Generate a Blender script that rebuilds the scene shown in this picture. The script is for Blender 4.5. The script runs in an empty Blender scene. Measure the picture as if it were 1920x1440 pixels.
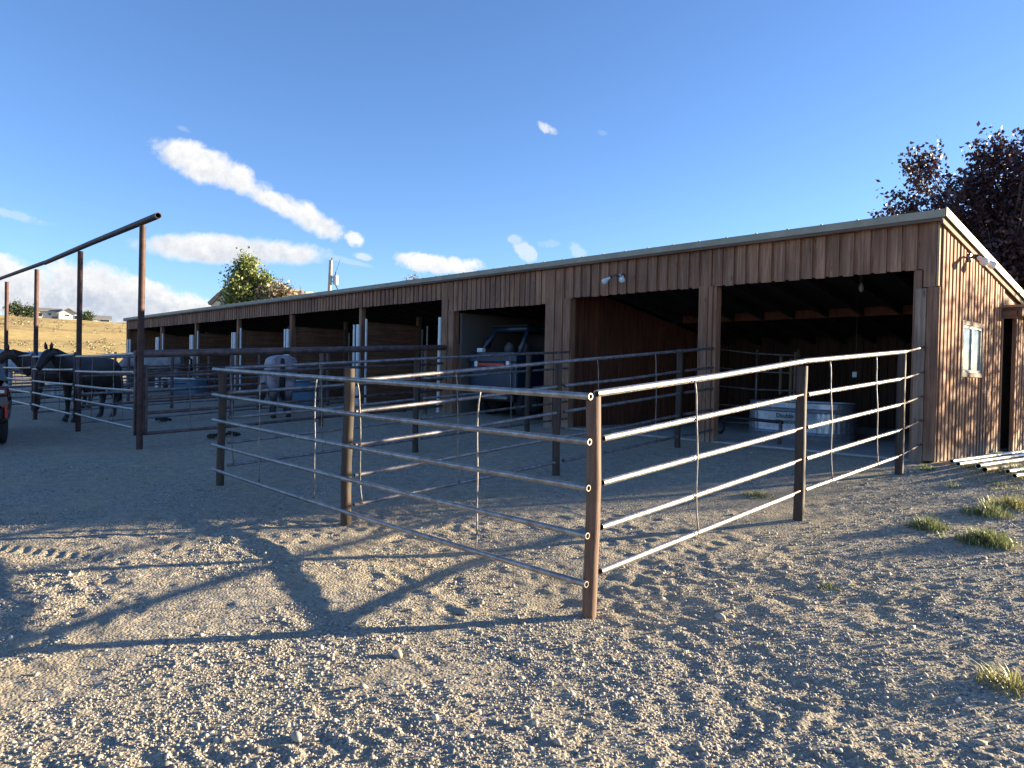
import bpy, math, random
import numpy as np
from mathutils import Vector, Matrix
random.seed(7); rng = np.random.default_rng(11)
S = bpy.context.scene; COL = S.collection; PI = math.pi
R = math.radians

# ------------------------------------------------------------------ camera
CAM = dict(f=1368.4, yaw=-0.8139, pitch=-0.0159, roll=0.0206, zc=0.9811)
def ray(px, py):
    x = px-960; y = py-720
    c, s = math.cos(CAM['roll']), math.sin(CAM['roll'])
    x, y = c*x+s*y, -s*x+c*y
    r = x/CAM['f']; u2 = -y/CAM['f']
    cp, sp = math.cos(CAM['pitch']), math.sin(CAM['pitch'])
    fw = cp-u2*sp; u = sp+u2*cp
    cy, sy = math.cos(CAM['yaw']), math.sin(CAM['yaw'])
    return Vector((r*cy+fw*sy, -r*sy+fw*cy, u))
def atY(px, py, Y):
    d = ray(px, py); p = d*(Y/d.y); p.z += CAM['zc']; return p
def atX(px, py, X):
    d = ray(px, py); p = d*(X/d.x); p.z += CAM['zc']; return p
def atD(px, py, D):
    d = ray(px, py); p = d*(D/math.hypot(d.x, d.y)); p.z += CAM['zc']; return p
cam = bpy.data.objects.new('camera', bpy.data.cameras.new('camera')); COL.objects.link(cam)
cam.data.sensor_width = 36; cam.data.lens = CAM['f']*36/1920; cam.data.clip_end = 9000; cam.data.clip_start = .05
fwd = ray(960, 720).normalized()
right = (ray(1160, 720)-ray(960, 720)).normalized()
upv = right.cross(fwd).normalized()
cam.matrix_world = Matrix(((right.x, upv.x, -fwd.x, 0), (right.y, upv.y, -fwd.y, 0), (right.z, upv.z, -fwd.z, CAM['zc']), (0, 0, 0, 1)))
S.camera = cam

# ------------------------------------------------------------------ numpy noise
def _h(ix, iy, seed):
    n = (ix.astype(np.int64)*374761393+iy.astype(np.int64)*668265263+seed*1442695041) & 0xffffffff
    n = ((n ^ (n >> 13))*1274126177) & 0xffffffff
    n = (n ^ (n >> 16)) & 0xffffffff
    return n/4294967295.0
def vnoise(x, y, seed=0):
    ix = np.floor(x); iy = np.floor(y); fx = x-ix; fy = y-iy
    fx = fx*fx*fx*(fx*(fx*6-15)+10); fy = fy*fy*fy*(fy*(fy*6-15)+10)
    a = _h(ix, iy, seed); b = _h(ix+1, iy, seed); c = _h(ix, iy+1, seed); d = _h(ix+1, iy+1, seed)
    return (a+(b-a)*fx)*(1-fy)+(c+(d-c)*fx)*fy-.5
def sst(a, b, x):
    t = np.clip((x-a)/(b-a), 0, 1); return t*t*(3-2*t)
def gbase(x, y):
    x = np.asarray(x, float); y = np.asarray(y, float)
    F = 1-.15*sst(-3.2, -5.8, x)
    z = -.087*np.clip(9.3-np.clip(y, 3.45, 9.3), 0, None)*F
    z = z-.02*np.clip(3.45-y, 0, 12)
    z = z+.10*sst(-9.3, -12, x)
    z = z-.05*np.clip(y-10, 0, 4)*sst(-3.0, -2.2, x)
    hill = 11.6*sst(-52, -215, x)*(1+.10*vnoise(x/40, y/40, 5))+.9*vnoise(x/19, y/19, 6)*sst(-60, -120, x)
    return z+hill
def gz(x, y): return float(gbase(x, y))
def onground(px, py, dz=0.):
    z = -.3
    for _ in range(30):
        d = ray(px, py); t = (z-CAM['zc'])/d.z; p = d*t
        z = .5*z+.5*(gz(p.x, p.y)+dz)
    return Vector((p.x, p.y, z))
TRACKS = [(-3.4, .2, -1.2, 3.6), (-2.3, .6, -.4, 3.9), (-7.5, .6, -4.2, 2.6)]
def micro(x, y):
    gr = sst(.8, 2.2, (9.4-y)*.35)             # calmer under the shed
    amp = .55+.45*sst(-10, -5, x)
    w1 = vnoise(x/.55+.3*y, y/.42, 1)*.014
    wx = x+.08*vnoise(x/.3, y/.3, 21); wy = y+.08*vnoise(x/.3, y/.3, 22)
    w2 = (np.abs(vnoise(wx/.17, wy/.13, 2)))*-.021
    w3 = vnoise(wx/.085, wy/.075, 3)*.013
    w4 = vnoise(x/.040, y/.036, 4)*.007
    big = vnoise(x/1.9, y/1.6, 9)*.022
    patch = .55+.45*sst(-.18, .12, vnoise(x/1.3, y/1.0, 14))
    # lug prints of a tractor tyre crossing the foreground
    tr = 0
    for (ax, ay, bx, by) in TRACKS:
        L = math.hypot(bx-ax, by-ay); tx, ty = (bx-ax)/L, (by-ay)/L
        u = (x-ax)*tx+(y-ay)*ty; v = -(x-ax)*ty+(y-ay)*tx
        wv = 1-sst(.11, .17, np.abs(v+.03*vnoise(u/.8, u*0, 77))); along = sst(0, .5, u)*(1-sst(L-.5, L, u))
        lug = np.sin((u+np.abs(v)*.8)*2*PI/.115)
        tr = tr+wv*along*(.006*lug-.006)*sst(-.25, .1, vnoise(x/.45, y/.45, 78))
    return (big+(w1+w2*1.15+w3*1.15+w4)*patch)*amp*(.35+.65*gr)+tr

# ------------------------------------------------------------------ materials
def newmat(name):
    m = bpy.data.materials.new(name); m.use_nodes = True; nt = m.node_tree
    return m, nt, nt.nodes['Principled BSDF']
def N(nt, t, **kw):
    n = nt.nodes.new(t)
    for k, v in kw.items():
        if k in n.inputs.keys() if isinstance(k, str) else False: n.inputs[k].default_value = v
        else: setattr(n, k, v)
    return n
def noise(nt, scale, detail=6, rough=.6, vec=None, dist=0):
    n = nt.nodes.new('ShaderNodeTexNoise'); n.inputs['Scale'].default_value = scale
    n.inputs['Detail'].default_value = detail; n.inputs['Roughness'].default_value = rough; n.inputs['Distortion'].default_value = dist
    if vec is not None: nt.links.new(vec, n.inputs['Vector'])
    return n
def ramp(nt, fac, stops):
    r = nt.nodes.new('ShaderNodeValToRGB'); e = r.color_ramp.elements
    while len(e) < len(stops): e.new(.5)
    for el, (p, c) in zip(e, stops): el.position = p; el.color = (*c, 1)
    nt.links.new(fac, r.inputs['Fac']); return r
def objvec(nt, scale=(1, 1, 1)):
    tc = nt.nodes.new('ShaderNodeTexCoord'); mp = nt.nodes.new('ShaderNodeMapping'); mp.inputs['Scale'].default_value = scale
    nt.links.new(tc.outputs['Object'], mp.inputs['Vector']); return mp.outputs['Vector']
def mixc(nt, fac, a, b, bt='MIX'):
    m = nt.nodes.new('ShaderNodeMix'); m.data_type = 'RGBA'; m.blend_type = bt
    for i, v in ((0, fac), (6, a), (7, b)):
        if isinstance(v, (int, float)): m.inputs[i].default_value = v
        elif isinstance(v, tuple): m.inputs[i].default_value = (*v, 1)
        else: nt.links.new(v, m.inputs[i])
    return m.outputs[2]
def bump(nt, bs, h, strength, dist):
    b = nt.nodes.new('ShaderNodeBump'); b.inputs['Strength'].default_value = strength; b.inputs['Distance'].default_value = dist
    nt.links.new(h, b.inputs['Height']); nt.links.new(b.outputs[0], bs.inputs['Normal'])

def wood(name, dark, mid, light, axis='Z', rough=.85, grain=1.):
    m, nt, b = newmat(name)
    sc = {'Z': (28, 28, 1.3), 'X': (1.3, 28, 28), 'Y': (28, 1.3, 28)}[axis]
    geo = nt.nodes.new('ShaderNodeNewGeometry')
    v = objvec(nt, sc)
    off = nt.nodes.new('ShaderNodeVectorMath'); off.operation = 'MULTIPLY_ADD'
    cb = nt.nodes.new('ShaderNodeCombineXYZ')
    for i in range(3): nt.links.new(geo.outputs['Random Per Island'], cb.inputs[i])
    nt.links.new(cb.outputs[0], off.inputs[0]); off.inputs[1].default_value = (37, 53, 71); nt.links.new(v, off.inputs[2])
    n1 = noise(nt, 1.0, 6, .65, off.outputs[0], .6)
    c1 = ramp(nt, n1.outputs['Fac'], [(.28, dark), (.5, mid), (.72, light)])
    n2 = noise(nt, 1.6, 5, .6, objvec(nt, (1, 1, .6)))
    w = ramp(nt, n2.outputs['Fac'], [(.35, (.72, .72, .74)), (.65, (1.12, 1.06, 1.0))])
    c2 = mixc(nt, 1., c1.outputs[0], w.outputs[0], 'MULTIPLY')
    rr = ramp(nt, geo.outputs['Random Per Island'], [(0, (.78, .77, .77)), (.55, (1., .98, .96)), (1, (1.16, 1.14, 1.12))])
    c3 = mixc(nt, .9, c2, rr.outputs[0], 'MULTIPLY')
    # knots
    kn = nt.nodes.new('ShaderNodeTexVoronoi'); kn.inputs['Scale'].default_value = 1.0
    kv = objvec(nt, {'Z': (7, 7, 2.2), 'X': (2.2, 7, 7), 'Y': (7, 2.2, 7)}[axis]); nt.links.new(kv, kn.inputs['Vector'])
    kr = ramp(nt, kn.outputs['Distance'], [(.05, (.35, .28, .25)), (.13, (1, 1, 1))])
    c4 = mixc(nt, .8, c3, kr.outputs[0], 'MULTIPLY')
    if name == 'brown_siding':
        dz = nt.nodes.new('ShaderNodeSeparateXYZ'); nt.links.new(objvec(nt), dz.inputs[0])
        dn = noise(nt, 5, 5, .7, objvec(nt, (1, 1, .5))); da = nt.nodes.new('ShaderNodeMath'); da.operation = 'MULTIPLY_ADD'
        nt.links.new(dn.outputs['Fac'], da.inputs[0]); da.inputs[1].default_value = .55; nt.links.new(dz.outputs[2], da.inputs[2])
        dr_ = nt.nodes.new('ShaderNodeMapRange'); dr_.inputs[1].default_value = .52; dr_.inputs[2].default_value = .28; dr_.inputs[4].default_value = .6; nt.links.new(da.outputs[0], dr_.inputs[0])
        c4 = mixc(nt, dr_.outputs[0], c4, (.34, .29, .22))
    nt.links.new(c4, b.inputs['Base Color']); b.inputs['Roughness'].default_value = rough
    bump(nt, b, n1.outputs['Fac'], .6*grain, .006)
    return m
M = {}
M['siding'] = wood('brown_siding', (.16, .073, .041), (.30, .158, .094), (.45, .280, .182))
M['plank'] = wood('stall_planks', (.13, .06, .036), (.25, .125, .075), (.36, .21, .135), 'Y')
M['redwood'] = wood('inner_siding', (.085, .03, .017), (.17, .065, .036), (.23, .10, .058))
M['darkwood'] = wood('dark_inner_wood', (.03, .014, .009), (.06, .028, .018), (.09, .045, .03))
M['boardpale'] = wood('worn_board', (.18, .12, .085), (.32, .23, .17), (.44, .34, .26))
M['timber'] = wood('timber', (.09, .055, .035), (.16, .1, .07), (.24, .16, .11), 'X')
M['wpost'] = wood('fence_post_wood', (.022, .016, .012), (.052, .036, .026), (.10, .068, .05), 'Z', .75, 1.4)
M['wpostred'] = wood('corner_post_wood', (.06, .032, .021), (.13, .072, .048), (.23, .145, .10), 'Z', .7, 1.4)
M['blond'] = wood('fresh_lumber', (.35, .24, .13), (.5, .37, .22), (.6, .46, .3), 'Y')

def simple(name, col, rough=.6, metal=0., nscale=None, namp=.25, bumpd=0, spec=None):
    m, nt, b = newmat(name)
    b.inputs['Roughness'].default_value = rough; b.inputs['Metallic'].default_value = metal
    if spec is not None: b.inputs['Specular IOR Level'].default_value = spec
    if nscale:
        n = noise(nt, nscale, 6, .65, objvec(nt))
        lo = tuple(c*(1-namp) for c in col); hi = tuple(min(1, c*(1+namp)) for c in col)
        r = ramp(nt, n.outputs['Fac'], [(.3, lo), (.7, hi)])
        nt.links.new(r.outputs[0], b.inputs['Base Color'])
        if bumpd: bump(nt, b, n.outputs['Fac'], .6, bumpd)
    else: b.inputs['Base Color'].default_value = (*col, 1)
    return m
def metalmat(name, c1, c2, rough, metal, sc=9, bd=.002, r2=.2):
    m, nt, b = newmat(name)
    n = noise(nt, sc, 7, .7, objvec(nt)); r = ramp(nt, n.outputs['Fac'], [(.38, c1), (.62, c2)])
    rn = noise(nt, sc*.35, 8, .75, objvec(nt)); rm = ramp(nt, rn.outputs['Fac'], [(.55, (0, 0, 0)), (.66, (1, 1, 1))])
    rf_ = .55 if metal > .6 and 'pipe' in name else 0
    sc_ = nt.nodes.new('ShaderNodeMath'); sc_.operation = 'MULTIPLY'; sc_.inputs[1].default_value = rf_; nt.links.new(rm.outputs[0], sc_.inputs[0])
    nt.links.new(mixc(nt, sc_.outputs[0], r.outputs[0], (.13, .065, .035)), b.inputs['Base Color'])
    mtl = nt.nodes.new('ShaderNodeMath'); mtl.operation = 'MULTIPLY_ADD'; mtl.inputs[1].default_value = -metal; mtl.inputs[2].default_value = metal; nt.links.new(sc_.outputs[0], mtl.inputs[0]); nt.links.new(mtl.outputs[0], b.inputs['Metallic'])
    mr = nt.nodes.new('ShaderNodeMapRange'); mr.inputs[3].default_value = rough; mr.inputs[4].default_value = rough+r2
    nt.links.new(n.outputs['Fac'], mr.inputs[0]); nt.links.new(mr.outputs[0], b.inputs['Roughness'])
    bump(nt, b, n.outputs['Fac'], .4, bd)
    return m
M['steel'] = metalmat('bare_steel_pipe', (.32, .30, .28), (.50, .48, .45), .30, .85, 14, .0015)
M['dsteel'] = metalmat('dull_steel_pipe', (.16, .15, .16), (.34, .32, .32), .42, .7, 14, .0015)
M['rust'] = metalmat('rusty_pipe', (.04, .018, .014), (.10, .048, .04), .6, .15, 7, .003)
M['darkrust'] = metalmat('dark_weathered_pipe', (.075, .05, .045), (.19, .13, .12), .5, .35, 8, .002)
M['steelb'] = metalmat('worn_steel_pipe', (.22, .20, .185), (.42, .39, .36), .34, .8, 14, .0015)
M['blackpipe'] = metalmat('blackened_pipe', (.03, .024, .024), (.09, .06, .055), .55, .2, 8, .002)
M['darkpost'] = wood('dark_post', (.02, .014, .011), (.042, .029, .022), (.085, .058, .045), 'Z', .7, 1.4)
M['rod'] = metalmat('steel_rod', (.13, .12, .12), (.32, .3, .29), .4, .7, 20, .001)
M['roof'] = metalmat('pale_roof_metal', (.27, .245, .175), (.36, .325, .24), .5, .1, 3, .001)
M['pvc'] = simple('white_guard_pipe', (.72, .76, .78), .35, 0, 5, .1)
M['winframe'] = simple('worn_window_frame', (.42, .42, .38), .6)
M['ply'] = simple('grey_plywood', (.11, .10, .09), .9, 0, 3, .12, .003)
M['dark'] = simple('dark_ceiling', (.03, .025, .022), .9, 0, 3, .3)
M['black'] = simple('black_plastic', (.012, .012, .014), .5)
M['rubber'] = simple('tyre_rubber', (.022, .022, .024), .85, 0, 30, .3, .002)
M['navy'] = simple('navy_plastic', (.018, .030, .058), .38, 0, 4, .15)
M['carpaint'] = simple('dark_red_car_paint', (.02, .004, .007), .16, .3, spec=.7)
M['glassd'] = simple('dark_glass', (.01, .012, .015), .06, 0, spec=.8)
M['redlens'] = simple('red_lens', (.5, .02, .015), .2)
M['dredlens'] = simple('dark_red_lens', (.10, .008, .01), .15)
M['bulbg'] = simple('dusty_bulb_glass', (.3, .3, .3), .2)
M['clens'] = simple('clear_lens', (.75, .77, .78), .15)
M['grey'] = simple('grey_seat', (.10, .10, .11), .6)
M['trans'] = simple('transformer_grey', (.52, .55, .55), .45, .1, 6, .1)
M['wpole'] = wood('utility_pole_wood', (.3, .26, .22), (.45, .4, .34), (.55, .5, .44))
M['concrete'] = simple('concrete_slab', (.36, .34, .31), .85, 0, 4, .18, .003)
M['plasticblue'] = simple('blue_grey_tub_plastic', (.10, .19, .27), .5, 0, 3, .15)
M['galv'] = metalmat('galvanised_sheet', (.36, .39, .43), (.54, .57, .61), .32, .8, 22, .0008)
M['hooves'] = simple('hoof', (.05, .04, .035), .6)
M['bark'] = simple('bark', (.10, .08, .065), .9, 0, 14, .4, .01)
M['barkp'] = simple('dark_bark', (.06, .042, .038), .9, 0, 14, .4, .01)
M['whitewall'] = simple('white_wall', (.62, .62, .60), .8, 0, .5, .06)
M['greyroof'] = simple('grey_shingle_roof', (.22, .21, .20), .85, 0, 1.2, .15)
M['dung'] = simple('manure', (.035, .028, .02), .95, 0, 20, .4, .01)
M['twig'] = simple('dry_twig', (.33, .25, .15), .9)

def coat(name, base, spots, sc, lo=.42, hi=.58, rough=.55, points=None):
    m, nt, b = newmat(name)
    n = noise(nt, sc, 6, .65, objvec(nt)); r = ramp(nt, n.outputs['Fac'], [(lo, base), (hi, spots)])
    out = r.outputs[0]
    if points:      # darker lower legs, a marking of the coat itself
        sx = nt.nodes.new('ShaderNodeSeparateXYZ'); nt.links.new(objvec(nt), sx.inputs[0])
        ad = nt.nodes.new('ShaderNodeMath'); ad.operation = 'MULTIPLY_ADD'; nt.links.new(n.outputs['Fac'], ad.inputs[0]); ad.inputs[1].default_value = .5; nt.links.new(sx.outputs[2], ad.inputs[2])
        mr = nt.nodes.new('ShaderNodeMapRange'); mr.inputs[1].default_value = 1.0; mr.inputs[2].default_value = .66; nt.links.new(ad.outputs[0], mr.inputs[0])
        out = mixc(nt, mr.outputs[0], out, points)
    nt.links.new(out, b.inputs['Base Color']); b.inputs['Roughness'].default_value = rough
    n2 = noise(nt, 60, 3, .6, objvec(nt)); bump(nt, b, n2.outputs['Fac'], .25, .004)
    return m
M['roan'] = coat('blue_roan_coat', (.40, .35, .37), (.17, .13, .14), 5, .40, .66, points=(.055, .042, .045))
M['blackcoat'] = coat('black_brown_coat', (.018, .012, .010), (.035, .022, .017), 3)
M['baycoat'] = coat('bay_coat', (.05, .022, .013), (.03, .013, .009), 3)
M['greycoat'] = coat('pale_grey_coat', (.42, .45, .48), (.33, .36, .40), 4)
M['dirtygrey'] = coat('dusty_white_coat', (.36, .34, .35), (.24, .22, .23), 4)
M['hair'] = simple('dark_horse_hair', (.012, .009, .008), .7, 0, 40, .4, .01)

def leafmat(name, stops, sub=.25, rough=.5):
    m, nt, b = newmat(name); geo = nt.nodes.new('ShaderNodeNewGeometry')
    r = ramp(nt, geo.outputs['Random Per Island'], stops); nt.links.new(r.outputs[0], b.inputs['Base Color'])
    b.inputs['Roughness'].default_value = rough
    tr = nt.nodes.new('ShaderNodeBsdfTranslucent'); nt.links.new(r.outputs[0], tr.inputs['Color'])
    mx = nt.nodes.new('ShaderNodeMixShader'); mx.inputs[0].default_value = sub
    nt.links.new(b.outputs[0], mx.inputs[1]); nt.links.new(tr.outputs[0], mx.inputs[2])
    nt.links.new(mx.outputs[0], nt.nodes['Material Output'].inputs['Surface']); return m
M['purple'] = leafmat('purple_leaves', [(0, (.024, .011, .017)), (.6, (.055, .026, .036)), (.93, (.09, .046, .056)), (1, (.13, .075, .08))], .2, .5)
M['green'] = leafmat('poplar_leaves', [(0, (.06, .095, .025)), (.5, (.16, .20, .055)), (.85, (.30, .32, .10)), (1, (.42, .40, .15))], .3)
M['brownleaf'] = leafmat('turning_leaves', [(0, (.09, .06, .045)), (.5, (.19, .13, .09)), (1, (.30, .27, .13))], .25)
M['dgreen'] = leafmat('conifer_green', [(0, (.02, .04, .018)), (1, (.07, .10, .04))], .1)
M['weed'] = leafmat('weed_green', [(0, (.09, .12, .045)), (.5, (.19, .23, .09)), (1, (.38, .36, .19))], .3)
M['drygrass'] = leafmat('dry_grass_blades', [(0, (.18, .17, .06)), (.5, (.3, .29, .1)), (1, (.42, .38, .18))], .3)

def ground_material():
    m, nt, b = newmat('gravelly_dirt'); ln = nt.links.new
    tc = nt.nodes.new('ShaderNodeTexCoord'); P = tc.outputs['Object']
    n0 = noise(nt, .55, 6, .6, P); n1 = noise(nt, 9, 8, .7, P); n2 = noise(nt, 55, 5, .7, P)
    dirt = ramp(nt, n1.outputs['Fac'], [(.32, (.31, .255, .180)), (.5, (.43, .36, .258)), (.7, (.53, .45, .33))])
    big = ramp(nt, n0.outputs['Fac'], [(.35, (.82, .86, .92)), (.65, (1.08, 1.04, .97))])
    c = mixc(nt, 1., dirt.outputs[0], big.outputs[0], 'MULTIPLY')
    vo = nt.nodes.new('ShaderNodeTexVoronoi'); vo.inputs['Scale'].default_value = 62; ln(P, vo.inputs['Vector'])
    vc = nt.nodes.new('ShaderNodeSeparateColor'); ln(vo.outputs['Color'], vc.inputs[0])
    stone = ramp(nt, vc.outputs[0], [(0, (.12, .12, .13)), (.4, (.24, .235, .22)), (.75, (.35, .32, .27)), (1, (.52, .48, .41))])
    pm = noise(nt, 1.1, 5, .7, P); pm2 = ramp(nt, pm.outputs['Fac'], [(.42, (0, 0, 0)), (.58, (1, 1, 1))])
    th = ramp(nt, vc.outputs[1], [(.45, (0, 0, 0)), (.5, (1, 1, 1))])
    mk = mixc(nt, 1., pm2.outputs[0], th.outputs[0], 'MULTIPLY')
    c = mixc(nt, mk, c, stone.outputs[0])
    sp = ramp(nt, n2.outputs['Fac'], [(.35, (.72, .72, .74)), (.6, (1.08, 1.08, 1.06))])
    c = mixc(nt, .8, c, sp.outputs[0], 'MULTIPLY')
    fv = nt.nodes.new('ShaderNodeTexVoronoi'); fv.inputs['Scale'].default_value = 6.5; ln(objvec(nt, (1, 1.4, 1)), fv.inputs['Vector']); fd = nt.nodes.new('ShaderNodeMath'); fd.operation = 'MULTIPLY_ADD'
    ln(n1.outputs['Fac'], fd.inputs[0]); fd.inputs[1].default_value = .35; ln(fv.outputs['Distance'], fd.inputs[2])
    fr_ = ramp(nt, fd.outputs[0], [(.24, (.30, .27, .24)), (.29, (1, 1, 1))]); c = mixc(nt, .85, c, fr_.outputs[0], 'MULTIPLY')
    # hill: dry golden grass further out
    sx = nt.nodes.new('ShaderNodeSeparateXYZ'); ln(P, sx.inputs[0])
    g1 = noise(nt, .09, 8, .7, P); g2 = noise(nt, 1.6, 6, .75, objvec(nt, (1, .5, 1)))
    gc = ramp(nt, g2.outputs['Fac'], [(.3, (.36, .25, .09)), (.55, (.58, .42, .17)), (.75, (.70, .54, .25))])
    sg = ramp(nt, g1.outputs['Fac'], [(.50, (1, 1, 1)), (.62, (.6, .6, .6))])
    gcol = mixc(nt, .9, gc.outputs[0], sg.outputs[0], 'MULTIPLY')
    mr = nt.nodes.new('ShaderNodeMapRange'); mr.inputs[1].default_value = -44; mr.inputs[2].default_value = -58; ln(sx.outputs[0], mr.inputs[0])
    c = mixc(nt, mr.outputs[0], c, gcol)
    ln(c, b.inputs['Base Color']); b.inputs['Roughness'].default_value = .95; b.inputs['Specular IOR Level'].default_value = .2
    ad = nt.nodes.new('ShaderNodeMath'); ad.operation = 'ADD'; ln(n1.outputs['Fac'], ad.inputs[0]); ln(n2.outputs['Fac'], ad.inputs[1])
    sb = nt.nodes.new('ShaderNodeMath'); sb.operation = 'MULTIPLY_ADD'; ln(vo.outputs['Distance'], sb.inputs[0]); sb.inputs[1].default_value = -.9; ln(ad.outputs[0], sb.inputs[2])
    bump(nt, b, sb.outputs[0], .85, .012)
    return m
M['ground'] = ground_material()
def stonemat():
    m, nt, b = newmat('gravel_stones'); geo = nt.nodes.new('ShaderNodeNewGeometry')
    r = ramp(nt, geo.outputs['Random Per Island'], [(0, (.16, .155, .15)), (.3, (.28, .26, .23)), (.6, (.36, .325, .27)), (.9, (.44, .39, .31)), (1, (.56, .51, .43))])
    n = noise(nt, 60, 4, .6, objvec(nt)); w = ramp(nt, n.outputs['Fac'], [(.3, (.8, .8, .8)), (.7, (1.15, 1.13, 1.1))])
    nt.links.new(mixc(nt, 1., r.outputs[0], w.outputs[0], 'MULTIPLY'), b.inputs['Base Color'])
    b.inputs['Roughness'].default_value = .8; bump(nt, b, n.outputs['Fac'], .4, .003); return m
M['stone'] = stonemat()

# ------------------------------------------------------------------ mesh builder
WM = {}
def tag(o, label=None, cat=None, group=None, kind=None):
    if label: o['label'] = label
    if cat: o['category'] = cat
    if group: o['group'] = group
    if kind: o['kind'] = kind
    return o
def empty(name, loc, label, cat, group=None, rz=0):
    o = bpy.data.objects.new(name, None); COL.objects.link(o); o.location = loc; o.rotation_euler = (0, 0, rz)
    o.empty_display_size = .2
    WM[o] = Matrix.Translation(Vector(loc)) @ Matrix.Rotation(rz, 4, 'Z')
    return tag(o, label, cat, group)
class MB:
    def __init__(s): s.v = []; s.f = []
    def add(s, vs, fs):
        n = len(s.v); s.v += [tuple(v) for v in vs]; s.f += [tuple(i+n for i in f) for f in fs]; return s
    def box(s, a, b, M_=None):
        x0, y0, z0 = a; x1, y1, z1 = b
        vs = [Vector(p) for p in ((x0, y0, z0), (x1, y0, z0), (x1, y1, z0), (x0, y1, z0), (x0, y0, z1), (x1, y0, z1), (x1, y1, z1), (x0, y1, z1))]
        if M_ is not None: vs = [M_ @ v for v in vs]
        return s.add(vs, [(3, 2, 1, 0), (4, 5, 6, 7), (0, 1, 5, 4), (1, 2, 6, 5), (2, 3, 7, 6), (3, 0, 4, 7)])
    def prism(s, pts, z0f, z1f):   # vertical hexahedron from 4 plan points
        vs = [(x, y, z0f(x, y)) for x, y in pts]+[(x, y, z1f(x, y)) for x, y in pts]
        return s.add(vs, [(3, 2, 1, 0), (4, 5, 6, 7), (0, 1, 5, 4), (1, 2, 6, 5), (2, 3, 7, 6), (3, 0, 4, 7)])
    def tube(s, pts, r, seg=10, cap=True, hollow=0):
        pts = [Vector(p) for p in pts]; n = len(pts)
        rs = r if isinstance(r, (list, tuple)) else [r]*n
        t0 = (pts[1]-pts[0]).normalized(); ref = Vector((0, 0, 1)) if abs(t0.z) < .9 else Vector((1, 0, 0))
        vs = []; 
        for i, p in enumerate(pts):
            if i == 0: t = pts[1]-pts[0]
            elif i == n-1: t = pts[-1]-pts[-2]
            else: t = (pts[i+1]-p).normalized()+(p-pts[i-1]).normalized()
            t.normalize(); u = (ref-t*ref.dot(t)).normalized(); w = t.cross(u); ref = u
            for k in range(seg):
                a = 2*PI*k/seg; vs.append(p+(u*math.cos(a)+w*math.sin(a))*rs[i])
        fs = [(i*seg+k, i*seg+(k+1) % seg, (i+1)*seg+(k+1) % seg, (i+1)*seg+k) for i in range(n-1) for k in range(seg)]
        if hollow:
            # open ends: ring + inner bore
            for e, sgn in ((0, 1), (n-1, -1)):
                base = len(vs); c = pts[e]; t = ((pts[1]-pts[0]) if e == 0 else (pts[-2]-pts[-1])).normalized()
                for k in range(seg): vs.append(c+(vs[e*seg+k]-c)*hollow)
                for k in range(seg): vs.append(c+t*.15+(vs[e*seg+k]-c)*hollow)
                for k in range(seg):
                    k2 = (k+1) % seg
                    q1 = (e*seg+k, base+k, base+k2, e*seg+k2); q2 = (base+k, base+seg+k, base+seg+k2, base+k2)
                    fs.append(q1 if e == 0 else q1[::-1]); fs.append(q2 if e == 0 else q2[::-1])
        elif cap:
            fs.append(tuple(range(seg))[::-1]); fs.append(tuple((n-1)*seg+k for k in range(seg)))
        return s.add(vs, fs)
    def build(s, name, mat, parent=None, smooth=False, local=False, origin=None, bevel=0, auto=False):
        me = bpy.data.meshes.new(name)
        vs = s.v
        if parent is not None and not local:
            I = WM[parent].inverted(); vs = [tuple(I @ Vector(v)) for v in vs]
        elif origin is not None:
            ox, oy, oz = origin; vs = [(v[0]-ox, v[1]-oy, v[2]-oz) for v in vs]
        me.from_pydata(vs, [], s.f); me.update()
        o = bpy.data.objects.new(name, me); COL.objects.link(o)
        if parent is not None: o.parent = parent; WM[o] = WM[parent].copy()
        elif origin is not None: o.location = origin; WM[o] = Matrix.Translation(Vector(origin))
        else: WM[o] = Matrix.Identity(4)
        me.materials.append(mat)
        if smooth: me.polygons.foreach_set('use_smooth', [True]*len(me.polygons))
        if auto: me.set_sharp_from_angle(angle=R(35))
        if bevel:
            m = o.modifiers.new('bevel', 'BEVEL'); m.width = bevel; m.segments = 2; m.limit_method = 'ANGLE'
        return o
def npmesh(name, verts, faces, mat, n):   # faces: (F,n) array
    me = bpy.data.meshes.new(name); verts = np.asarray(verts, np.float32); faces = np.asarray(faces, np.int32)
    me.vertices.add(len(verts)); me.vertices.foreach_set('co', verts.ravel())
    me.loops.add(faces.size); me.loops.foreach_set('vertex_index', faces.ravel())
    me.polygons.add(len(faces)); me.polygons.foreach_set('loop_start', np.arange(0, faces.size, n, dtype=np.int32))
    me.polygons.foreach_set('loop_total', np.full(len(faces), n, np.int32))
    me.update(); me.validate(); me.materials.append(mat)
    o = bpy.data.objects.new(name, me); COL.objects.link(o); WM[o] = Matrix.Identity(4); return o

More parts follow.
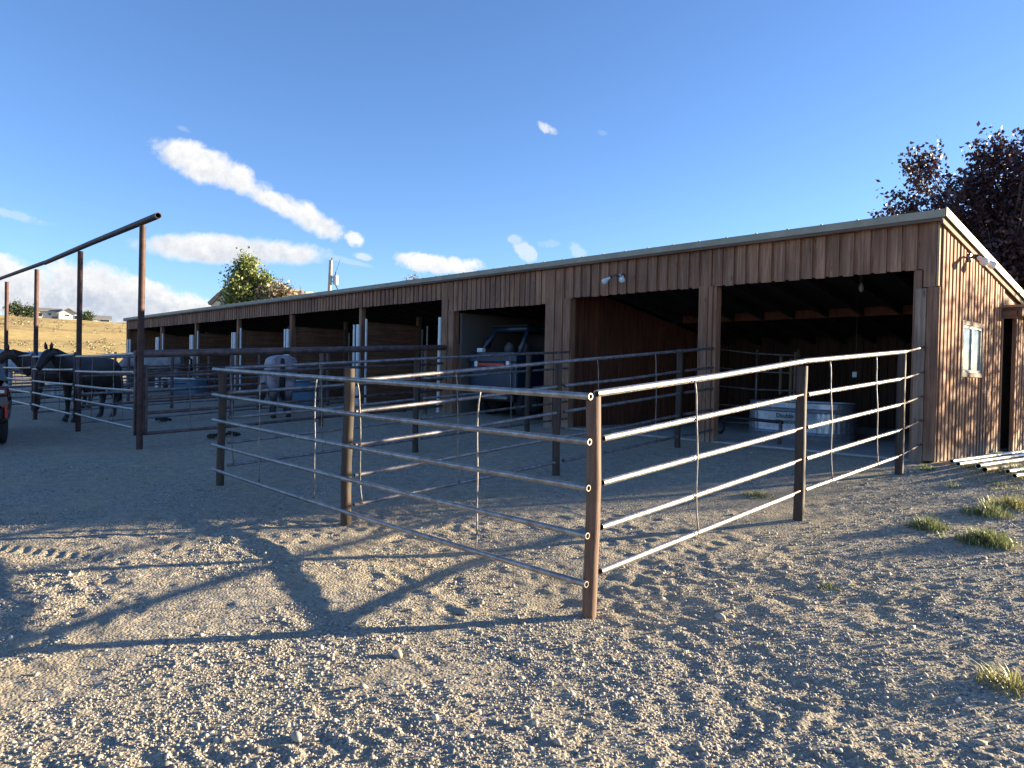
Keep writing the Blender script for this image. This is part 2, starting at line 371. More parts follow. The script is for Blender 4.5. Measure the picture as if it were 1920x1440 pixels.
# ------------------------------------------------------------------ ground
def axis_lines(segs):
    out = []
    for a, b, h0, h1 in segs:
        n = max(1, int(abs(b-a)/((h0+h1)/2))); t = np.arange(n)/n
        out.append(a+(b-a)*(t+(h1/h0-1)*t*t/2)/(1+(h1/h0-1)/2))
    out.append([segs[-1][1]]); return np.concatenate(out)
xs = axis_lines([(-900, -230, 60, 12), (-230, -60, 3, 2), (-60, -16, 1.2, .22), (-16, -7.6, .12, .045), (-7.6, .6, .019, .019), (.6, 4, .05, .25), (4, 900, 1, 90)])
ys = axis_lines([(-900, -60, 90, 12), (-60, -2.5, 5, .3), (-2.5, .35, .12, .03), (.35, 5.6, .019, .019), (5.6, 10.2, .03, .05), (10.2, 30, .1, 1.6), (30, 900, 3, 60)])
GX, GY = np.meshgrid(xs, ys)
GZ = gbase(GX, GY)
fade = sst(-17, -12, GX)*(1-sst(1.5, 3.5, GX))*sst(-2.4, -.5, GY)*(1-sst(10.5, 12, GY))
MI = micro(GX, GY)*fade
GZ = GZ+MI+vnoise(GX/.9, GY/.7, 31)*.05*sst(-40, -16, GX)*(1-fade)*(1-sst(9, 10, GY))
# dirt banked slightly up round the fence posts
nx, ny = len(xs), len(ys)
V = np.stack([GX.ravel(), GY.ravel(), GZ.ravel()], 1)
ii = np.arange(ny-1)[:, None]*nx+np.arange(nx-1)[None, :]
F = np.stack([ii, ii+1, ii+1+nx, ii+nx], -1).reshape(-1, 4)
gr = npmesh('ground', V, F, M['ground'], 4); gr['kind'] = 'structure'
gr.data.polygons.foreach_set('use_smooth', [True]*len(F))
print('ground verts', len(V))
def gfull(x, y):
    f = sst(-17, -12, x)*(1-sst(1.5, 3.5, x))*sst(-2.4, -.5, y)*(1-sst(10.5, 12, y))
    return gbase(x, y)+micro(x, y)*f

# gravel: every stone its own little lump, one object because nobody could count it
def gravel():
    ico_v = []; t = (1+5**.5)/2
    for a, b in ((-1, t), (1, t), (-1, -t), (1, -t)): ico_v.append((a, b, 0))
    for a, b in ((-1, t), (1, t), (-1, -t), (1, -t)): ico_v.append((0, a, b))
    for a, b in ((t, -1), (t, 1), (-t, -1), (-t, 1)): ico_v.append((a, 0, b))
    iv = np.array(ico_v)/math.sqrt(1+t*t)
    ifc = np.array([(0, 11, 5), (0, 5, 1), (0, 1, 7), (0, 7, 10), (0, 10, 11), (1, 5, 9), (5, 11, 4), (11, 10, 2), (10, 7, 6), (7, 1, 8), (3, 9, 4), (3, 4, 2), (3, 2, 6), (3, 6, 8), (3, 8, 9), (4, 9, 5), (2, 4, 11), (6, 2, 10), (8, 6, 7), (9, 8, 1)])
    n = 640000
    # polar sampling around the camera, denser near
    az = rng.uniform(R(-98), R(6), n); d = 1.5+ (rng.random(n)**1.25)*10.5
    x = np.sin(az)*d; y = np.cos(az)*d
    keep = (y > -.8) & (y < 9.2) & (x < 1.2) & (x > -11)
    pn = vnoise(x/.9, y/.75, 40)+.6*vnoise(x/.3, y/.3, 41)+.25*vnoise(x/2.5, y/2.5, 42)
    dens = sst(-.28, .30, pn)
    dens *= (.28+.72*sst(4.6, 2.6, y+.12*x))       # gravelliest close to the photographer
    dens *= np.where((x < -3) & (y > 3.5), .35, 1)
    dens = np.clip(dens+.45*sst(-3.2, -2.4, x)*(1-sst(8.5, 9.3, y)), 0, 1)
    keep &= rng.random(n) < dens*.56
    x = x[keep]; y = y[keep]; dd = d[keep]; n = len(x)
    s = np.exp(rng.normal(math.log(.0038), .48, n)); s = np.clip(s, .0022, .030)
    s *= 1+.02*np.clip(dd-3, 0, 9)*2
    s *= 1+.22*sst(4.2, 2.6, dd)*sst(-.1, .25, vnoise(x/.7, y/.6, 55))
    bigs = rng.random(n) < .004; s[bigs] = rng.uniform(.010, .020, bigs.sum())
    z = gfull(x, y)
    sc = np.stack([rng.uniform(.8, 1.45, n), rng.uniform(.7, 1.1, n), rng.uniform(.45, .85, n)], 1)*s[:, None]
    P = iv[None]*(1+rng.uniform(-.22, .22, (n, 12, 1)))*sc[:, None, :]
    a = rng.uniform(0, 2*PI, n); tl = rng.normal(0, .35, n)
    ca, sa, ct, st = np.cos(a), np.sin(a), np.cos(tl), np.sin(tl)
    X = P[..., 0]; Y = P[..., 1]; Z = P[..., 2]
    X, Z = X*ct[:, None]-Z*st[:, None], X*st[:, None]+Z*ct[:, None]
    X, Y = X*ca[:, None]-Y*sa[:, None], X*sa[:, None]+Y*ca[:, None]
    X += x[:, None]; Y += y[:, None]; Z += (z+sc[:, 2]*.18)[:, None]
    V = np.stack([X, Y, Z], -1).reshape(-1, 3)
    F = (ifc[None]+12*np.arange(n)[:, None, None]).reshape(-1, 3)
    o = npmesh('gravel', V, F, M['stone'], 3); print('stones', n)
    tag(o, 'loose blue grey gravel scattered over the tan dirt of the yard', 'gravel', kind='stuff')
gravel()

# ------------------------------------------------------------------ fences
def post(mb, x, y, top, r=.052, wob=.006, seg=14, lean=(0, 0), sink=.25):
    z0 = gz(x, y)-sink; n = 12; pts = []; rs = []
    ph = random.random()*9
    for i in range(n+1):
        t = i/n; z = z0+(top-z0)*t
        pts.append((x+wob*math.sin(ph+t*7)+lean[0]*t, y+wob*math.cos(ph*1.3+t*6)+lean[1]*t, z)); rs.append(r*(1+random.uniform(-.045, .045)*(wob > .003)))
    rs[-1] *= .96
    mb.tube(pts, rs, seg); return mb
def stay(mb, p_top, p_bot, off, r=.0065, ncross=5):
    """thin wavy rod woven past the rails; off = vector normal to the fence"""
    a = Vector(p_top); b = Vector(p_bot); o = Vector(off); pts = []
    m = 20
    along = random.uniform(-.02, .02)
    side = Vector((-o.y, o.x, 0)).normalized()
    for i in range(m+1):
        t = i/m
        w = math.cos(t*PI*(ncross-1))
        k = .008*math.sin(t*PI)+along*.4*math.sin(t*PI*2)
        hook = -.016*max(0, 1-t*12)+.012*max(0, (t-.88)/.12)
        pts.append(a.lerp(b, t)+o*(1+.12*w)+side*(k+hook))
    mb.tube(pts, r, 6); return mb

def fence(name, label, cat, group, origin, posts, railsegs, stays, rail_r, rail_mat, post_mat, stay_mat, extras=None):
    e = empty(name, origin, label, cat, group)
    for p in posts:
        mb = MB(); post(mb, *p[:3], **(p[3] if len(p) > 3 else {})); o = mb.build('post', p[4] if len(p) > 4 else post_mat, e, smooth=True, auto=True)
    for sg in railsegs:
        pts, rr = sg[0], sg[1] if len(sg) > 1 and sg[1] else rail_r
        MB().tube(pts, rr, 14, hollow=.72).build('rail', sg[2] if len(sg) > 2 else rail_mat, e, smooth=True, auto=True)
    for t, b, off in stays:
        stay(MB(), t, b, off).build('stay_rod', stay_mat, e, smooth=True)
    for nm, mb, mt in (extras or []): mb.build(nm, mt, e, smooth=True, auto=True)
    return e
G5 = 'pipe fences round the runs in front of the shed'
# front fence (along X at y 3.4)
XC, XA2, XA3, YF = -2.91, -5.80, -8.67, 3.45
zr_c = [.845, .57, .29, .0, -.295]; zr_a = [.945, .645, .345, .05, -.24]
rails = []
for k in range(5):
    zA2 = (zr_c[k]+zr_a[k])/2+[-.0, .0, .0, .0, .0][k]+.01
    pts = []
    for i in range(9):
        t = i/8; x = (XC+.035)+(XA3-.06-XC-.035)*t
        z = zr_c[k]+(zr_a[k]-zr_c[k])*t - .018*math.sin(PI*t)*(1 if k else .3)
        pts.append((x, YF-.078, z))
    rails.append((pts, .0215 if k == 0 else .020))
def railz_front(k, x): t = (x-XC)/(XA3-XC); return zr_c[k]+(zr_a[k]-zr_c[k])*t
st = []
for x in (-3.94, -6.31, -7.52):
    st.append(((x, YF-.078, railz_front(0, x)), (x+.01, YF-.078, railz_front(4, x)), (0, .028, 0)))
fence('pipe_fence', 'five rail steel pipe fence facing the camera from the corner post leftward', 'fence', G5, (XC, YF, gz(XC, YF)),
      [(XC, YF, .845, dict(r=.047, wob=.008), M['wpostred']), (XA2, YF, .985, dict(r=.048, wob=.008)), (XA3, YF, .955, dict(r=.047, wob=.008))],
      rails, st, .024, M['steelb'], M['wpost'], M['rod'])
# right fence (along Y at x -2.85)
YB2, YB3 = 6.25, 8.67
zb_c = [.862, .585, .31, .035, -.24]; zb_2 = [1.115, .835, .545, .27, -.005]; zb_3 = [1.30, 1.005, .725, .445, .16]
rails = [([(XC+.03, YF-.02, zb_c[0]), (XC+.03, 4.8, (zb_c[0]+zb_2[0])/2-.004), (XC+.03, YB2, zb_2[0]+.02), (XC+.03, 7.5, (zb_2[0]+zb_3[0])/2+.012), (XC+.03, YB3+.02, zb_3[0])], .0225)]
for k in range(1, 5):
    rails.append(([(XC+.03, YF+.055, zb_c[k]), (XC+.03, YB2-.20, zb_2[k]-.015)], .0205))
    rails.append(([(XC+.03, YB2+.05, zb_2[k]+.005), (XC+.03, YB3-.16, zb_3[k]-.012)], .020))
ex = []
for k in range(5):       # thin pins and brackets at posts
    if k:
        ex.append(('hinge_pin', MB().tube([(XC+.03, YB2-.20, zb_2[k]-.012), (XC+.025, YB2-.03, zb_2[k]+.004)], .010, 8), M['darkrust']))
        ex.append(('hinge_pin', MB().tube([(XC+.03, YB3-.17, zb_3[k]-.012), (XC+.03, YB3-.03, zb_3[k]+.004)], .010, 8), M['darkrust']))
    ex.append(('wall_pin', MB().tube([(XC+.02, YB3+.03, zb_3[k]), (XC-.06, 9.575, zb_3[k]+.085-.005*k)], .013, 8), M['darkrust']))
yb = lambda y, k: (zb_c[k]+(zb_2[k]-zb_c[k])*(y-YF)/(YB2-YF)) if y < YB2 else (zb_2[k]+(zb_3[k]-zb_2[k])*(y-YB2)/(YB3-YB2))
st = [((XC+.03, y, yb(y, 0)), (XC+.03, y+dy, yb(y+dy, 4)), (.03, 0, 0)) for y, dy in ((4.47, .07), (6.68, .1), (7.77, .1))]
fence('pipe_fence', 'sunlit shiny five rail pipe fence from corner post to right end of shed', 'fence', G5, (XC, YB2, gz(XC, YB2)),
      [(XC-.0, YB2, 1.09, dict(r=.046, wob=.004), M['darkpost']), (XC-.0, YB3, 1.285, dict(r=.044, wob=.003), M['darkpost'])], rails, st, .024, M['steel'], M['wpost'], M['dsteel'], ex)
# inner fence 2, x -5.8
def inner(X, ya, yb_, za, zb, postsY, stays_, label, mat, r=.019, toppost=None, attach=9.62):
    rails = []; ex = []
    def zz(y, k):
        t = (y-YF)/(9.3-YF); return za[k]+(zb[k]-za[k])*t
    cuts = [ya]+postsY+[yb_]
    rails.append(([(X, ya, zz(ya, 0)), (X, (ya+yb_)/2, zz((ya+yb_)/2, 0)+.002), (X, yb_, zz(yb_, 0))], r+.001))
    for k in range(1, 5):
        for a, b in zip(cuts[:-1], cuts[1:]):
            a2 = a+(.07 if a != ya else .05); b2 = b-(.07 if b != yb_ else 0)
            rails.append(([(X, a2, zz(a2, k)), (X, (a2+b2)/2, zz((a2+b2)/2, k)-random.uniform(0, .02)), (X, b2, zz(b2, k))], r))
    sts = [((X, y, zz(y, 0)), (X, y+.05, zz(y+.05, 4)), (.024, 0, 0)) for y in stays_]
    return fence('pipe_fence', label, 'fence', G5, (X, postsY[0], gz(X, postsY[0])),
                 [(X-.045, y, zz(y, 0)+.03, dict(r=.044, wob=.005), M['darkpost']) for y in postsY], rails, sts, r, mat, M['wpost'], M['rod'])
inner(-5.84, 3.5, 9.66, [.868, .585, .28, .0, -.27], [1.375, 1.09, .78, .47, .17], [6.30, 8.81], [3.56, 4.71, 6.94, 8.14],
      'dull five rail pipe fence running back to the middle timber post of the shed front', M['dsteel'])
inner(-8.71, 3.5, 9.62, [.955, .66, .36, .06, -.215], [1.345, 1.06, .77, .47, .17], [6.34, 8.64], [3.55, 4.74, 8.15],
      'dull five rail pipe fence ending at the timber column between vehicle bay and siding bay', M['dsteel'])

# tall overhead frame along X at y 3.56 + low panels
YO = 3.56
fr = empty('overhead_pipe_frame', (-12.2, YO, gz(-12.2, YO)), 'tall rusty pipe frame with a long top beam carried on high posts', 'pipe frame')
px = [-12.12, -15.85, -19.75, -23.5, -27.3]
for x in px:
    MB().tube([(x, YO, gz(x, YO)-.3), (x+.0, YO, 1.5), (x+.03, YO, 3.12)], .047, 14).build('post', M['rust'], fr, smooth=True, auto=True)
MB().tube([(-11.38, YO, 3.17), (-15, YO, 3.19), (-18.9, YO, 3.19)], .047, 16, hollow=.8).build('top_beam', M['blackpipe'], fr, smooth=True, auto=True)
MB().tube([(-18.86, YO, 3.20), (-24, YO, 3.28), (-28.6, YO, 3.34)], .043, 16, hollow=.8).build('top_beam', M['blackpipe'], fr, smooth=True, auto=True)
GP = 'low pipe panels under the tall frame'
lab = ['nearest grey low pipe fence under the tall frame, in front of the black horse',
       'grey low pipe fence under the tall frame in front of the bay horse', 'grey five rail pipe panel under the tall frame beside the dark car', 'grey five rail pipe panel farthest left under the tall frame']
for i in range(4):
    xa, xb = px[i]-.1, px[i+1]+.12; ya, yb2 = YO-.07, YO-.07
    e = empty('low_pipe_fence', ((xa+xb)/2, YO-.05, gz(xa, YO)), lab[i], 'fence panel', GP)
    for k in range(5):
        z0 = 1.15-.288*k; z1 = z0-.05+.02*k
        if k == 0: z1 = z0-.04
        MB().tube([(xa, ya, z0), ((xa+xb)/2, ya, (z0+z1)/2-.01), (xb, yb2, z1)], .022, 10).build('rail', M['steel'], e, smooth=True, auto=True)
    for t in (.32, .7):
        x = xa+(xb-xa)*t; stay(MB(), (x, ya, 1.13), (x-.05, ya, -.0), (0, .024, 0)).build('stay_rod', M['rod'], e, smooth=True)
    for x in (xa, xb): MB().tube([(x, ya+.03, -.12), (x, ya+.03, 1.2)], .022, 8).build('end_bar', M['darkrust'], e, smooth=True)
# runs behind
GR = 'dark rail fences dividing the horse runs'
runs = [(-12.2, .058, 'dark rusty fence with one thick top pipe running back from the nearest tall frame post'),
        (-15.9, .030, 'dark pipe fence behind the roan horse, second run divider from the thick top pipe'),
        (-19.7, .028, 'dark pipe fence behind the black horse, third run divider from the right'),
        (-23.4, .028, 'dark pipe fence beyond the bay horse, fourth run divider from the right'),
        (-27.0, .028, 'dark pipe fence far back, fifth run divider from the right'),
        (-30.6, .028, 'dark pipe fence farthest back by the far end of the shed')]
for X, rt, lb in runs:
    e = empty('run_fence', (X, 6.7, gz(X, 6.7)), lb, 'fence', GR)
    zt = lambda y, k: (1.155-[0, .36, .70, .93, 1.25][k]) + (1.48-1.155+[0, .03, .04, .04, .02][k])*(y-3.6)/6.0 + (0 if rt > .05 else -.06)
    if rt > .05:
        MB().tube([(X, 3.50, zt(3.5, 0)-.005), (X, 6.5, zt(6.5, 0)), (X, 9.60, zt(9.6, 0))], rt, 16).build('top_rail', M['darkrust'], e, smooth=True, auto=True)
        ks = (1, 2, 3, 4); yy = (6.7, 9.08)
    else: ks = (0, 1, 2, 3, 4); yy = (6.55, 8.9)
    for k in ks:
        MB().tube([(X, 3.6, zt(3.6, k)), (X, 5.2, zt(5.2, k)-.012), (X, 6.6, zt(6.6, k)), (X, 8.2, zt(8.2, k)-.01), (X, 9.5, zt(9.5, k))], .027 if rt > .05 else .022, 10).build('rail', M['darkrust'] if k % 2 or rt > .05 else M['dsteel'], e, smooth=True, auto=True)
    for y in yy:
        MB().tube([(X-.02, y, gz(X, y)-.2), (X-.02, y, zt(y, 0)+.02)], .045, 12).build('post', M['darkrust'], e, smooth=True, auto=True)
    if rt > .05: MB().tube([(X+.02, 3.66, -.1), (X+.02, 3.66, .98)], .03, 12).build('post', M['darkrust'], e, smooth=True, auto=True)
    for y in (4.3, 5.6, 7.6):
        stay(MB(), (X, y, zt(y, 1)), (X, y+.05, zt(y, 4)-.02), (.03, 0, 0)).build('stay_rod', M['rod'], e, smooth=True)
# far paddock fence
for j, (x0, y0, x1, y1, lb) in enumerate([(-35.5, 3.6, -35.5, 9.4, 'dark pipe fence closing the last run at the left end of the shed'), (-44, -14, -44, 26, 'long dark rail fence along the foot of the golden hill'), (-35.5, 3.6, -44, 1.0, 'short dark rail fence linking the last run to the hill fence')]):
    e = empty('rail_fence', (x0, y0, gz(x0, y0)), lb, 'fence', GR)
    n = max(2, int(math.hypot(x1-x0, y1-y0)/3.3))
    for k in range(5):
        pts = [(x0+(x1-x0)*i/n, y0+(y1-y0)*i/n, gz(x0, y0)+1.38-.27*k+random.uniform(-.015, .015)) for i in range(n+1)]
        MB().tube(pts, .028, 8).build('rail', M['darkrust'], e, smooth=True)
    for i in range(n+1):
        x, y = x0+(x1-x0)*i/n, y0+(y1-y0)*i/n
        MB().tube([(x, y, gz(x, y)-.2), (x, y, gz(x, y)+1.42)], .05, 8).build('post', M['darkrust'], e, smooth=True)

# ------------------------------------------------------------------ shed
YW = 9.6; XR = -2.84; XL = -34.6; YK = 16.4; SL = .17; HR = 2.965
roofz = lambda y: HR-SL*(y-YW)
shed = empty('shed', (-18, YW, 0), 'long brown board shed with a pale sloping roof and open stalls along its front', 'shed')
def siding_x(mb, x0, x1, yf, z0, z1, w=.14, gap=.06, depth=.022, jag=.012, back=.03):
    """boards standing on the -Y face; yf = face of recessed backing"""
    mb.box((x0, yf, z0+.012), (x1, yf+back, z1))
    x = x0
    while x < x1-.02:
        ww = min(w*random.uniform(.85, 1.12), x1-x)
        dz = random.uniform(0, jag); dt = random.uniform(0, .03)
        mb.box((x, yf-depth*random.uniform(.8, 1.15), z0-dz), (x+ww, yf-.0008, z1-dt))
        x += ww+gap*random.uniform(.8, 1.2)
    return mb
def siding_y(mb, y0, y1, xf, z0f, z1f, w=.075, gap=.07, depth=.024, sgn=1, back=.03, hole=None):
    y = y0
    if hole is None: mb.prism([(xf-back*sgn, y0), (xf, y0), (xf, y1), (xf-back*sgn, y1)][::1 if sgn > 0 else -1], z0f, z1f)
    else:
        ha, hb, hz0, hz1 = hole
        for a, b, f0, f1 in ((y0, ha, z0f, z1f), (hb, y1, z0f, z1f), (ha, hb, z0f, lambda x, y: hz0), (ha, hb, lambda x, y: hz1, z1f)):
            mb.prism([(xf-back, a), (xf, a), (xf, b), (xf-back, b)], f0, f1)
    while y < y1-.01:
        ww = min(w*random.uniform(.85, 1.15), y1-y); d = depth*random.uniform(.85, 1.15)
        xa, xb = (xf+.0008, xf+d) if sgn > 0 else (xf-d, xf-.0008)
        dz = random.uniform(0, .012)
        segs = [(z0f, z1f)]
        if hole and y+ww > hole[0]-.0 and y < hole[1]:
            segs = [(z0f, lambda x, y_: hole[2]), (lambda x, y_: hole[3], z1f)]
        for f0, f1 in segs: mb.prism([(xa, y), (xb, y), (xb, y+ww), (xa, y+ww)], lambda x, y_, f=f0: f(x, y_)-dz, f1)
        y += ww+gap*random.uniform(.85, 1.15)
    return mb
HB = 2.315; HB2 = 2.245; HL = 2.50; HT = 2.885
# headers
mb = siding_x(MB(), -8.98, XR-.0, YW, HB, HT, .135, .062, .032); mb.build('header', M['siding'], shed)
mb = siding_x(MB(), -12.12, -8.98, YW+.004, HB2, HT-.01, .115, .030, .026); mb.build('header', M['siding'], shed)
mb = siding_x(MB(), XL, -12.12, YW+.008, HL, HT-.005, .115, .05, .034); mb.build('header', M['siding'], shed)
# wider trim boards over the columns
for x0, x1, z0, z1, y in ((-12.34, -12.15, .0, HT-.04, YW-.045), (-12.13, -11.95, .0, HB2-.0, YW-.035), (-9.27, -9.05, -.0, HT-.03, YW-.05), (-9.035, -8.86, -.05, HT-.05, YW-.04), (-8.845, -8.68, .02, HB, YW-.03)):
    MB().box((x0, y, z0), (x1, YW+.12, z1)).build('column_board', M['siding'], shed, bevel=.003)
MB().box((-6.08, YW-.035, -.05), (-5.93, YW+.16, HB+.015)).build('post', M['siding'], shed, bevel=.004)
MB().box((-5.925, YW-.02, -.05), (-5.86, YW+.17, HB+.01)).box((-5.855, YW+.01, -.05), (-5.80, YW+.14, HB)).build('post', M['siding'], shed, bevel=.003)
# corner boards at right end
MB().box((-3.115, YW-.01, -.05), (-3.02, YW+.14, HB)).build('corner_board', M['siding'], shed, bevel=.003)
MB().box((-3.075, YW-.060, -.05), (-2.955, YW-.012, 2.085)).build('corner_board', M['boardpale'], shed, bevel=.003)
MB().box((-2.95, YW-.052, .03), (-2.815, YW-.028, 2.095)).build('corner_board', M['siding'], shed, bevel=.003)
MB().box((-2.945, YW-.024, .03), (XR, YW+.1, 2.085)).build('corner_board', M['siding'], shed)
MB().box((-3.0, YW-.030, 2.10), (-2.868, YW-.027+.01, HT-.01)).build('corner_board', M['siding'], shed)
MB().box((-2.862, YW-.024, 2.11), (-2.838, YW+.03, HT-.02)).build('corner_board', M['blond'], shed)
MB().box((-2.90, YW-.05, -.09), (-2.70, YW+1.1, .0)).build('sill_beam', M['blond'], shed, bevel=.004)
# gable wall with window hole
WY0, WY1, WZ0, WZ1 = 10.47, 11.31, 1.10, 1.70
siding_y(MB(), YW+.045, 12.41, XR, lambda x, y: .03-.03*(y-9.6), lambda x, y: roofz(y)-.10, .072, .062, .026, 1, .03, (WY0, WY1, WZ0, WZ1)).build('gable_wall', M['siding'], shed)
siding_y(MB(), 13.9, YK, XR, lambda x, y: -.1, lambda x, y: roofz(y)-.10, .072, .062, .026).build('gable_wall', M['siding'], shed)
MB().prism([(XR-.03, 12.41), (XR, 12.41), (XR, 13.9), (XR-.03, 13.9)], lambda x, y: 2.0, lambda x, y: roofz(y)-.10).build('gable_wall', M['siding'], shed)
# sliding door proud of wall on its track
dr = siding_y(MB(), 12.52, 14.3, XR+.14, lambda x, y: -.06, lambda x, y: 1.99, .072, .062, .026).build('sliding_door', M['siding'], shed)
tr = MB().box((XR+.02, 12.35, 2.02), (XR+.26, 14.6, 2.05)).box((XR+.21, 12.35, 1.93), (XR+.26, 14.6, 2.019)).box((XR+.02, 12.33, 1.90), (XR+.20, 12.39, 2.015)).build('door_track', M['timber'], shed)
tc_ = MB().box((XR+.02, 12.30, 2.055), (XR+.30, 14.6, 2.09)).build('track_cover', M['boardpale'], shed)
# window
wf = MB()
for a, b in (((XR-.02, WY0-.06, WZ0-.06), (XR+.045, WY1+.06, WZ0)), ((XR-.02, WY0-.06, WZ1), (XR+.045, WY1+.06, WZ1+.06)), ((XR-.02, WY0-.06, WZ0), (XR+.045, WY0, WZ1)), ((XR-.02, WY1, WZ0), (XR+.045, WY1+.06, WZ1))): wf.box(a, b)
win = wf.build('window', M['boardpale'], shed, bevel=.004)
f2 = MB(); ym = (WY0+WY1)/2
for a, b in (((WY0, WZ0), (WY1, WZ0+.035)), ((WY0, WZ1-.035), (WY1, WZ1)), ((WY0, WZ0+.035), (WY0+.035, WZ1-.035)), ((WY1-.035, WZ0+.035), (WY1, WZ1-.035)), ((ym-.025, WZ0+.035), (ym+.025, WZ1-.035))):
    f2.box((XR+.0, a[0]+.001, a[1]+.001), (XR+.03, b[0]-.001, b[1]-.001))
f2.build('frame', M['winframe'], win)
gm = simple('window_glass', (.16, .19, .20), .05, 0, spec=1.); 
MB().box((XR+.008, WY0+.036, WZ0+.036), (XR+.014, WY1-.036, WZ1-.036)).build('pane', gm, win)
# roof
rf = MB(); n = 44
o_ = .10
for i in range(1):
    x0, x1 = XL-.12, XR+.07
    rf.prism([(x0, YW-o_), (x1, YW-o_), (x1, YK+.2), (x0, YK+.2)], lambda x, y: roofz(y)-.012, lambda x, y: roofz(y)+.006)
x = XL
while x < XR:
    rf.prism([(x, YW-o_), (x+.03, YW-o_), (x+.03, YK+.2), (x, YK+.2)], lambda x, y: roofz(y)+.0062, lambda x, y: roofz(y)+.022); x += .46
roof = rf.build('roof', M['roof'], shed)
MB().box((XL-.12, YW-o_-.02, HR-.065), (XR+.075, YW-o_-.002, HR+.026)).build('fascia', M['roof'], shed)
MB().box((XL-.12, YW-o_-.014, HR-.105), (XR+.05, YW-o_+.02, HR-.067)).build('fascia_board', M['timber'], shed)
MB().prism([(XR+.072, YW-o_-.001), (XR+.09, YW-o_-.001), (XR+.09, YK+.2), (XR+.072, YK+.2)], lambda x, y: roofz(y)-.075, lambda x, y: roofz(y)+.026).build('rake_trim', M['roof'], shed)
MB().prism([(XR+.03, YW-o_+.001), (XR+.055, YW-o_+.001), (XR+.055, YK), (XR+.03, YK)], lambda x, y: roofz(y)-.15, lambda x, y: roofz(y)-.02).build('rake_board', M['timber'], shed)
# soffit / ceiling + rafters
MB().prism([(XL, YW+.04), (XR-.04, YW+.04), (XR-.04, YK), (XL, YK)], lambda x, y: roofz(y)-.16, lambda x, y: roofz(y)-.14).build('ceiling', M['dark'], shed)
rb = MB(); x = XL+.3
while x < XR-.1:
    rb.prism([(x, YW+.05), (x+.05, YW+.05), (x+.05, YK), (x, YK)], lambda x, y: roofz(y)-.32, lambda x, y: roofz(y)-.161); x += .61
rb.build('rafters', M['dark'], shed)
MB().box((-8.6, 12.95, 2.07), (XR-.05, 13.05, 2.22)).build('beam', M['redwood'], shed)
# back + left walls, interior dividers
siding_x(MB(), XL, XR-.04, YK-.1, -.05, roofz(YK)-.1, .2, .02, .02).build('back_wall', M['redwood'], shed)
MB().box((XL, YW+.05, -.1), (XL+.05, YK, 2.0)).prism([(XL, YW+.05), (XL+.05, YW+.05), (XL+.05, YK), (XL, YK)], lambda x, y: 2.0, lambda x, y: roofz(y)-.12).build('end_wall', M['siding'], shed)
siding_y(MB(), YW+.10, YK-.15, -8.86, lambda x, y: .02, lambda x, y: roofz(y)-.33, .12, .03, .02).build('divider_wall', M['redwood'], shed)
MB().box((-9.02, YW+.13, 0), (-8.93, YK-.15, 1.9)).build('divider_wall', M['ply'], shed)
MB().box((-11.93, YW+.13, 0), (-11.86, YK-.15, 2.2)).build('plywood_wall', M['ply'], shed)
MB().box((-11.86, 13.4, 0), (-9.05, 13.45, 2.25)).build('plywood_wall', M['ply'], shed)
# inside lining of gable
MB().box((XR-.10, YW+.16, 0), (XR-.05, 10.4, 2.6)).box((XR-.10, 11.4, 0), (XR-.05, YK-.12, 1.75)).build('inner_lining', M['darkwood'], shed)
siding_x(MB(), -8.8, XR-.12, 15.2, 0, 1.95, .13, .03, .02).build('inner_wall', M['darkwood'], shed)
# stall partitions (horizontal planks)
sx = [-15.75, -19.45, -23.1, -26.75, -30.4]
for X in sx:
    mb = MB(); z = .10
    while z < 2.08:
        h = random.uniform(.135, .15)
        mb.box((X-.03-random.uniform(0, .006), 9.82, z), (X+.02+random.uniform(0, .008), 11.36, min(z+h, 2.12))); z += h+.006
    mb.build('partition', M['plank'], shed)
    MB().box((X-.05, 9.80, 2.122), (X+.05, 11.4, 2.155)).build('partition_cap', M['timber'], shed)
    MB().box((X-.03, YW+.05, -.05), (X+.09, YW+.16, HL)).build('post', M['siding'], shed)
    MB().box((X-.05, 11.40, -.05), (X+.05, 11.5, 2.4)).build('inner_post', M['timber'], shed)
    for dx, y, top, r in ((.19, 9.50, 2.07, .05), (.02, 9.49, 2.07, .03), (.36, 9.62, 2.21, .028), (-.02, 11.55, 2.07, .045), (.14, 11.62, 2.16, .02)):
        if X == -19.45 and dx == .36: continue
        MB().tube([(X+dx, y, .06), (X+dx, y, top)], r, 14).build('guard_pipe', M['pvc'], shed, smooth=True, auto=True)
    mb = MB(); z = .3
    while z < 1.6: mb.box((X-.02, 13.3, z), (X+.02, 15.9, z+.05)); z += .25
MB().tube([(-12.36, 9.52, .02), (-12.37, 9.54, 2.12)], .035, 14).build('guard_pipe', M['pvc'], shed, smooth=True, auto=True)
for x in (-34.2, -33.9): MB().tube([(x, 9.52, .02), (x, 9.54, 2.06)], .04, 12).build('guard_pipe', M['pvc'], shed, smooth=True, auto=True)
MB().box((XL, YW-.02, -.05), (XL+.13, YW+.1, HL)).build('post', M['siding'], shed)
# back stall wall of planks, seen dim behind partitions
mb = MB(); z = .05
while z < 1.75: mb.box((XL+.1, 13.2, z), (-12.0, 13.25, z+.145)); z += .155
mb.build('stall_back_wall', M['plank'], shed)
# slab
sl = MB().box((-8.8, YW+.02, -.12), (XR-.12, 15.2, .025)); sl = sl.build('concrete_slab', M['concrete']); sl['kind'] = 'structure'; 
MB().tube([atY(1333, 655, 9.9)]*1+[atY(1333, 655, 9.9)+Vector((.01, .01, 0))], .001, 4)

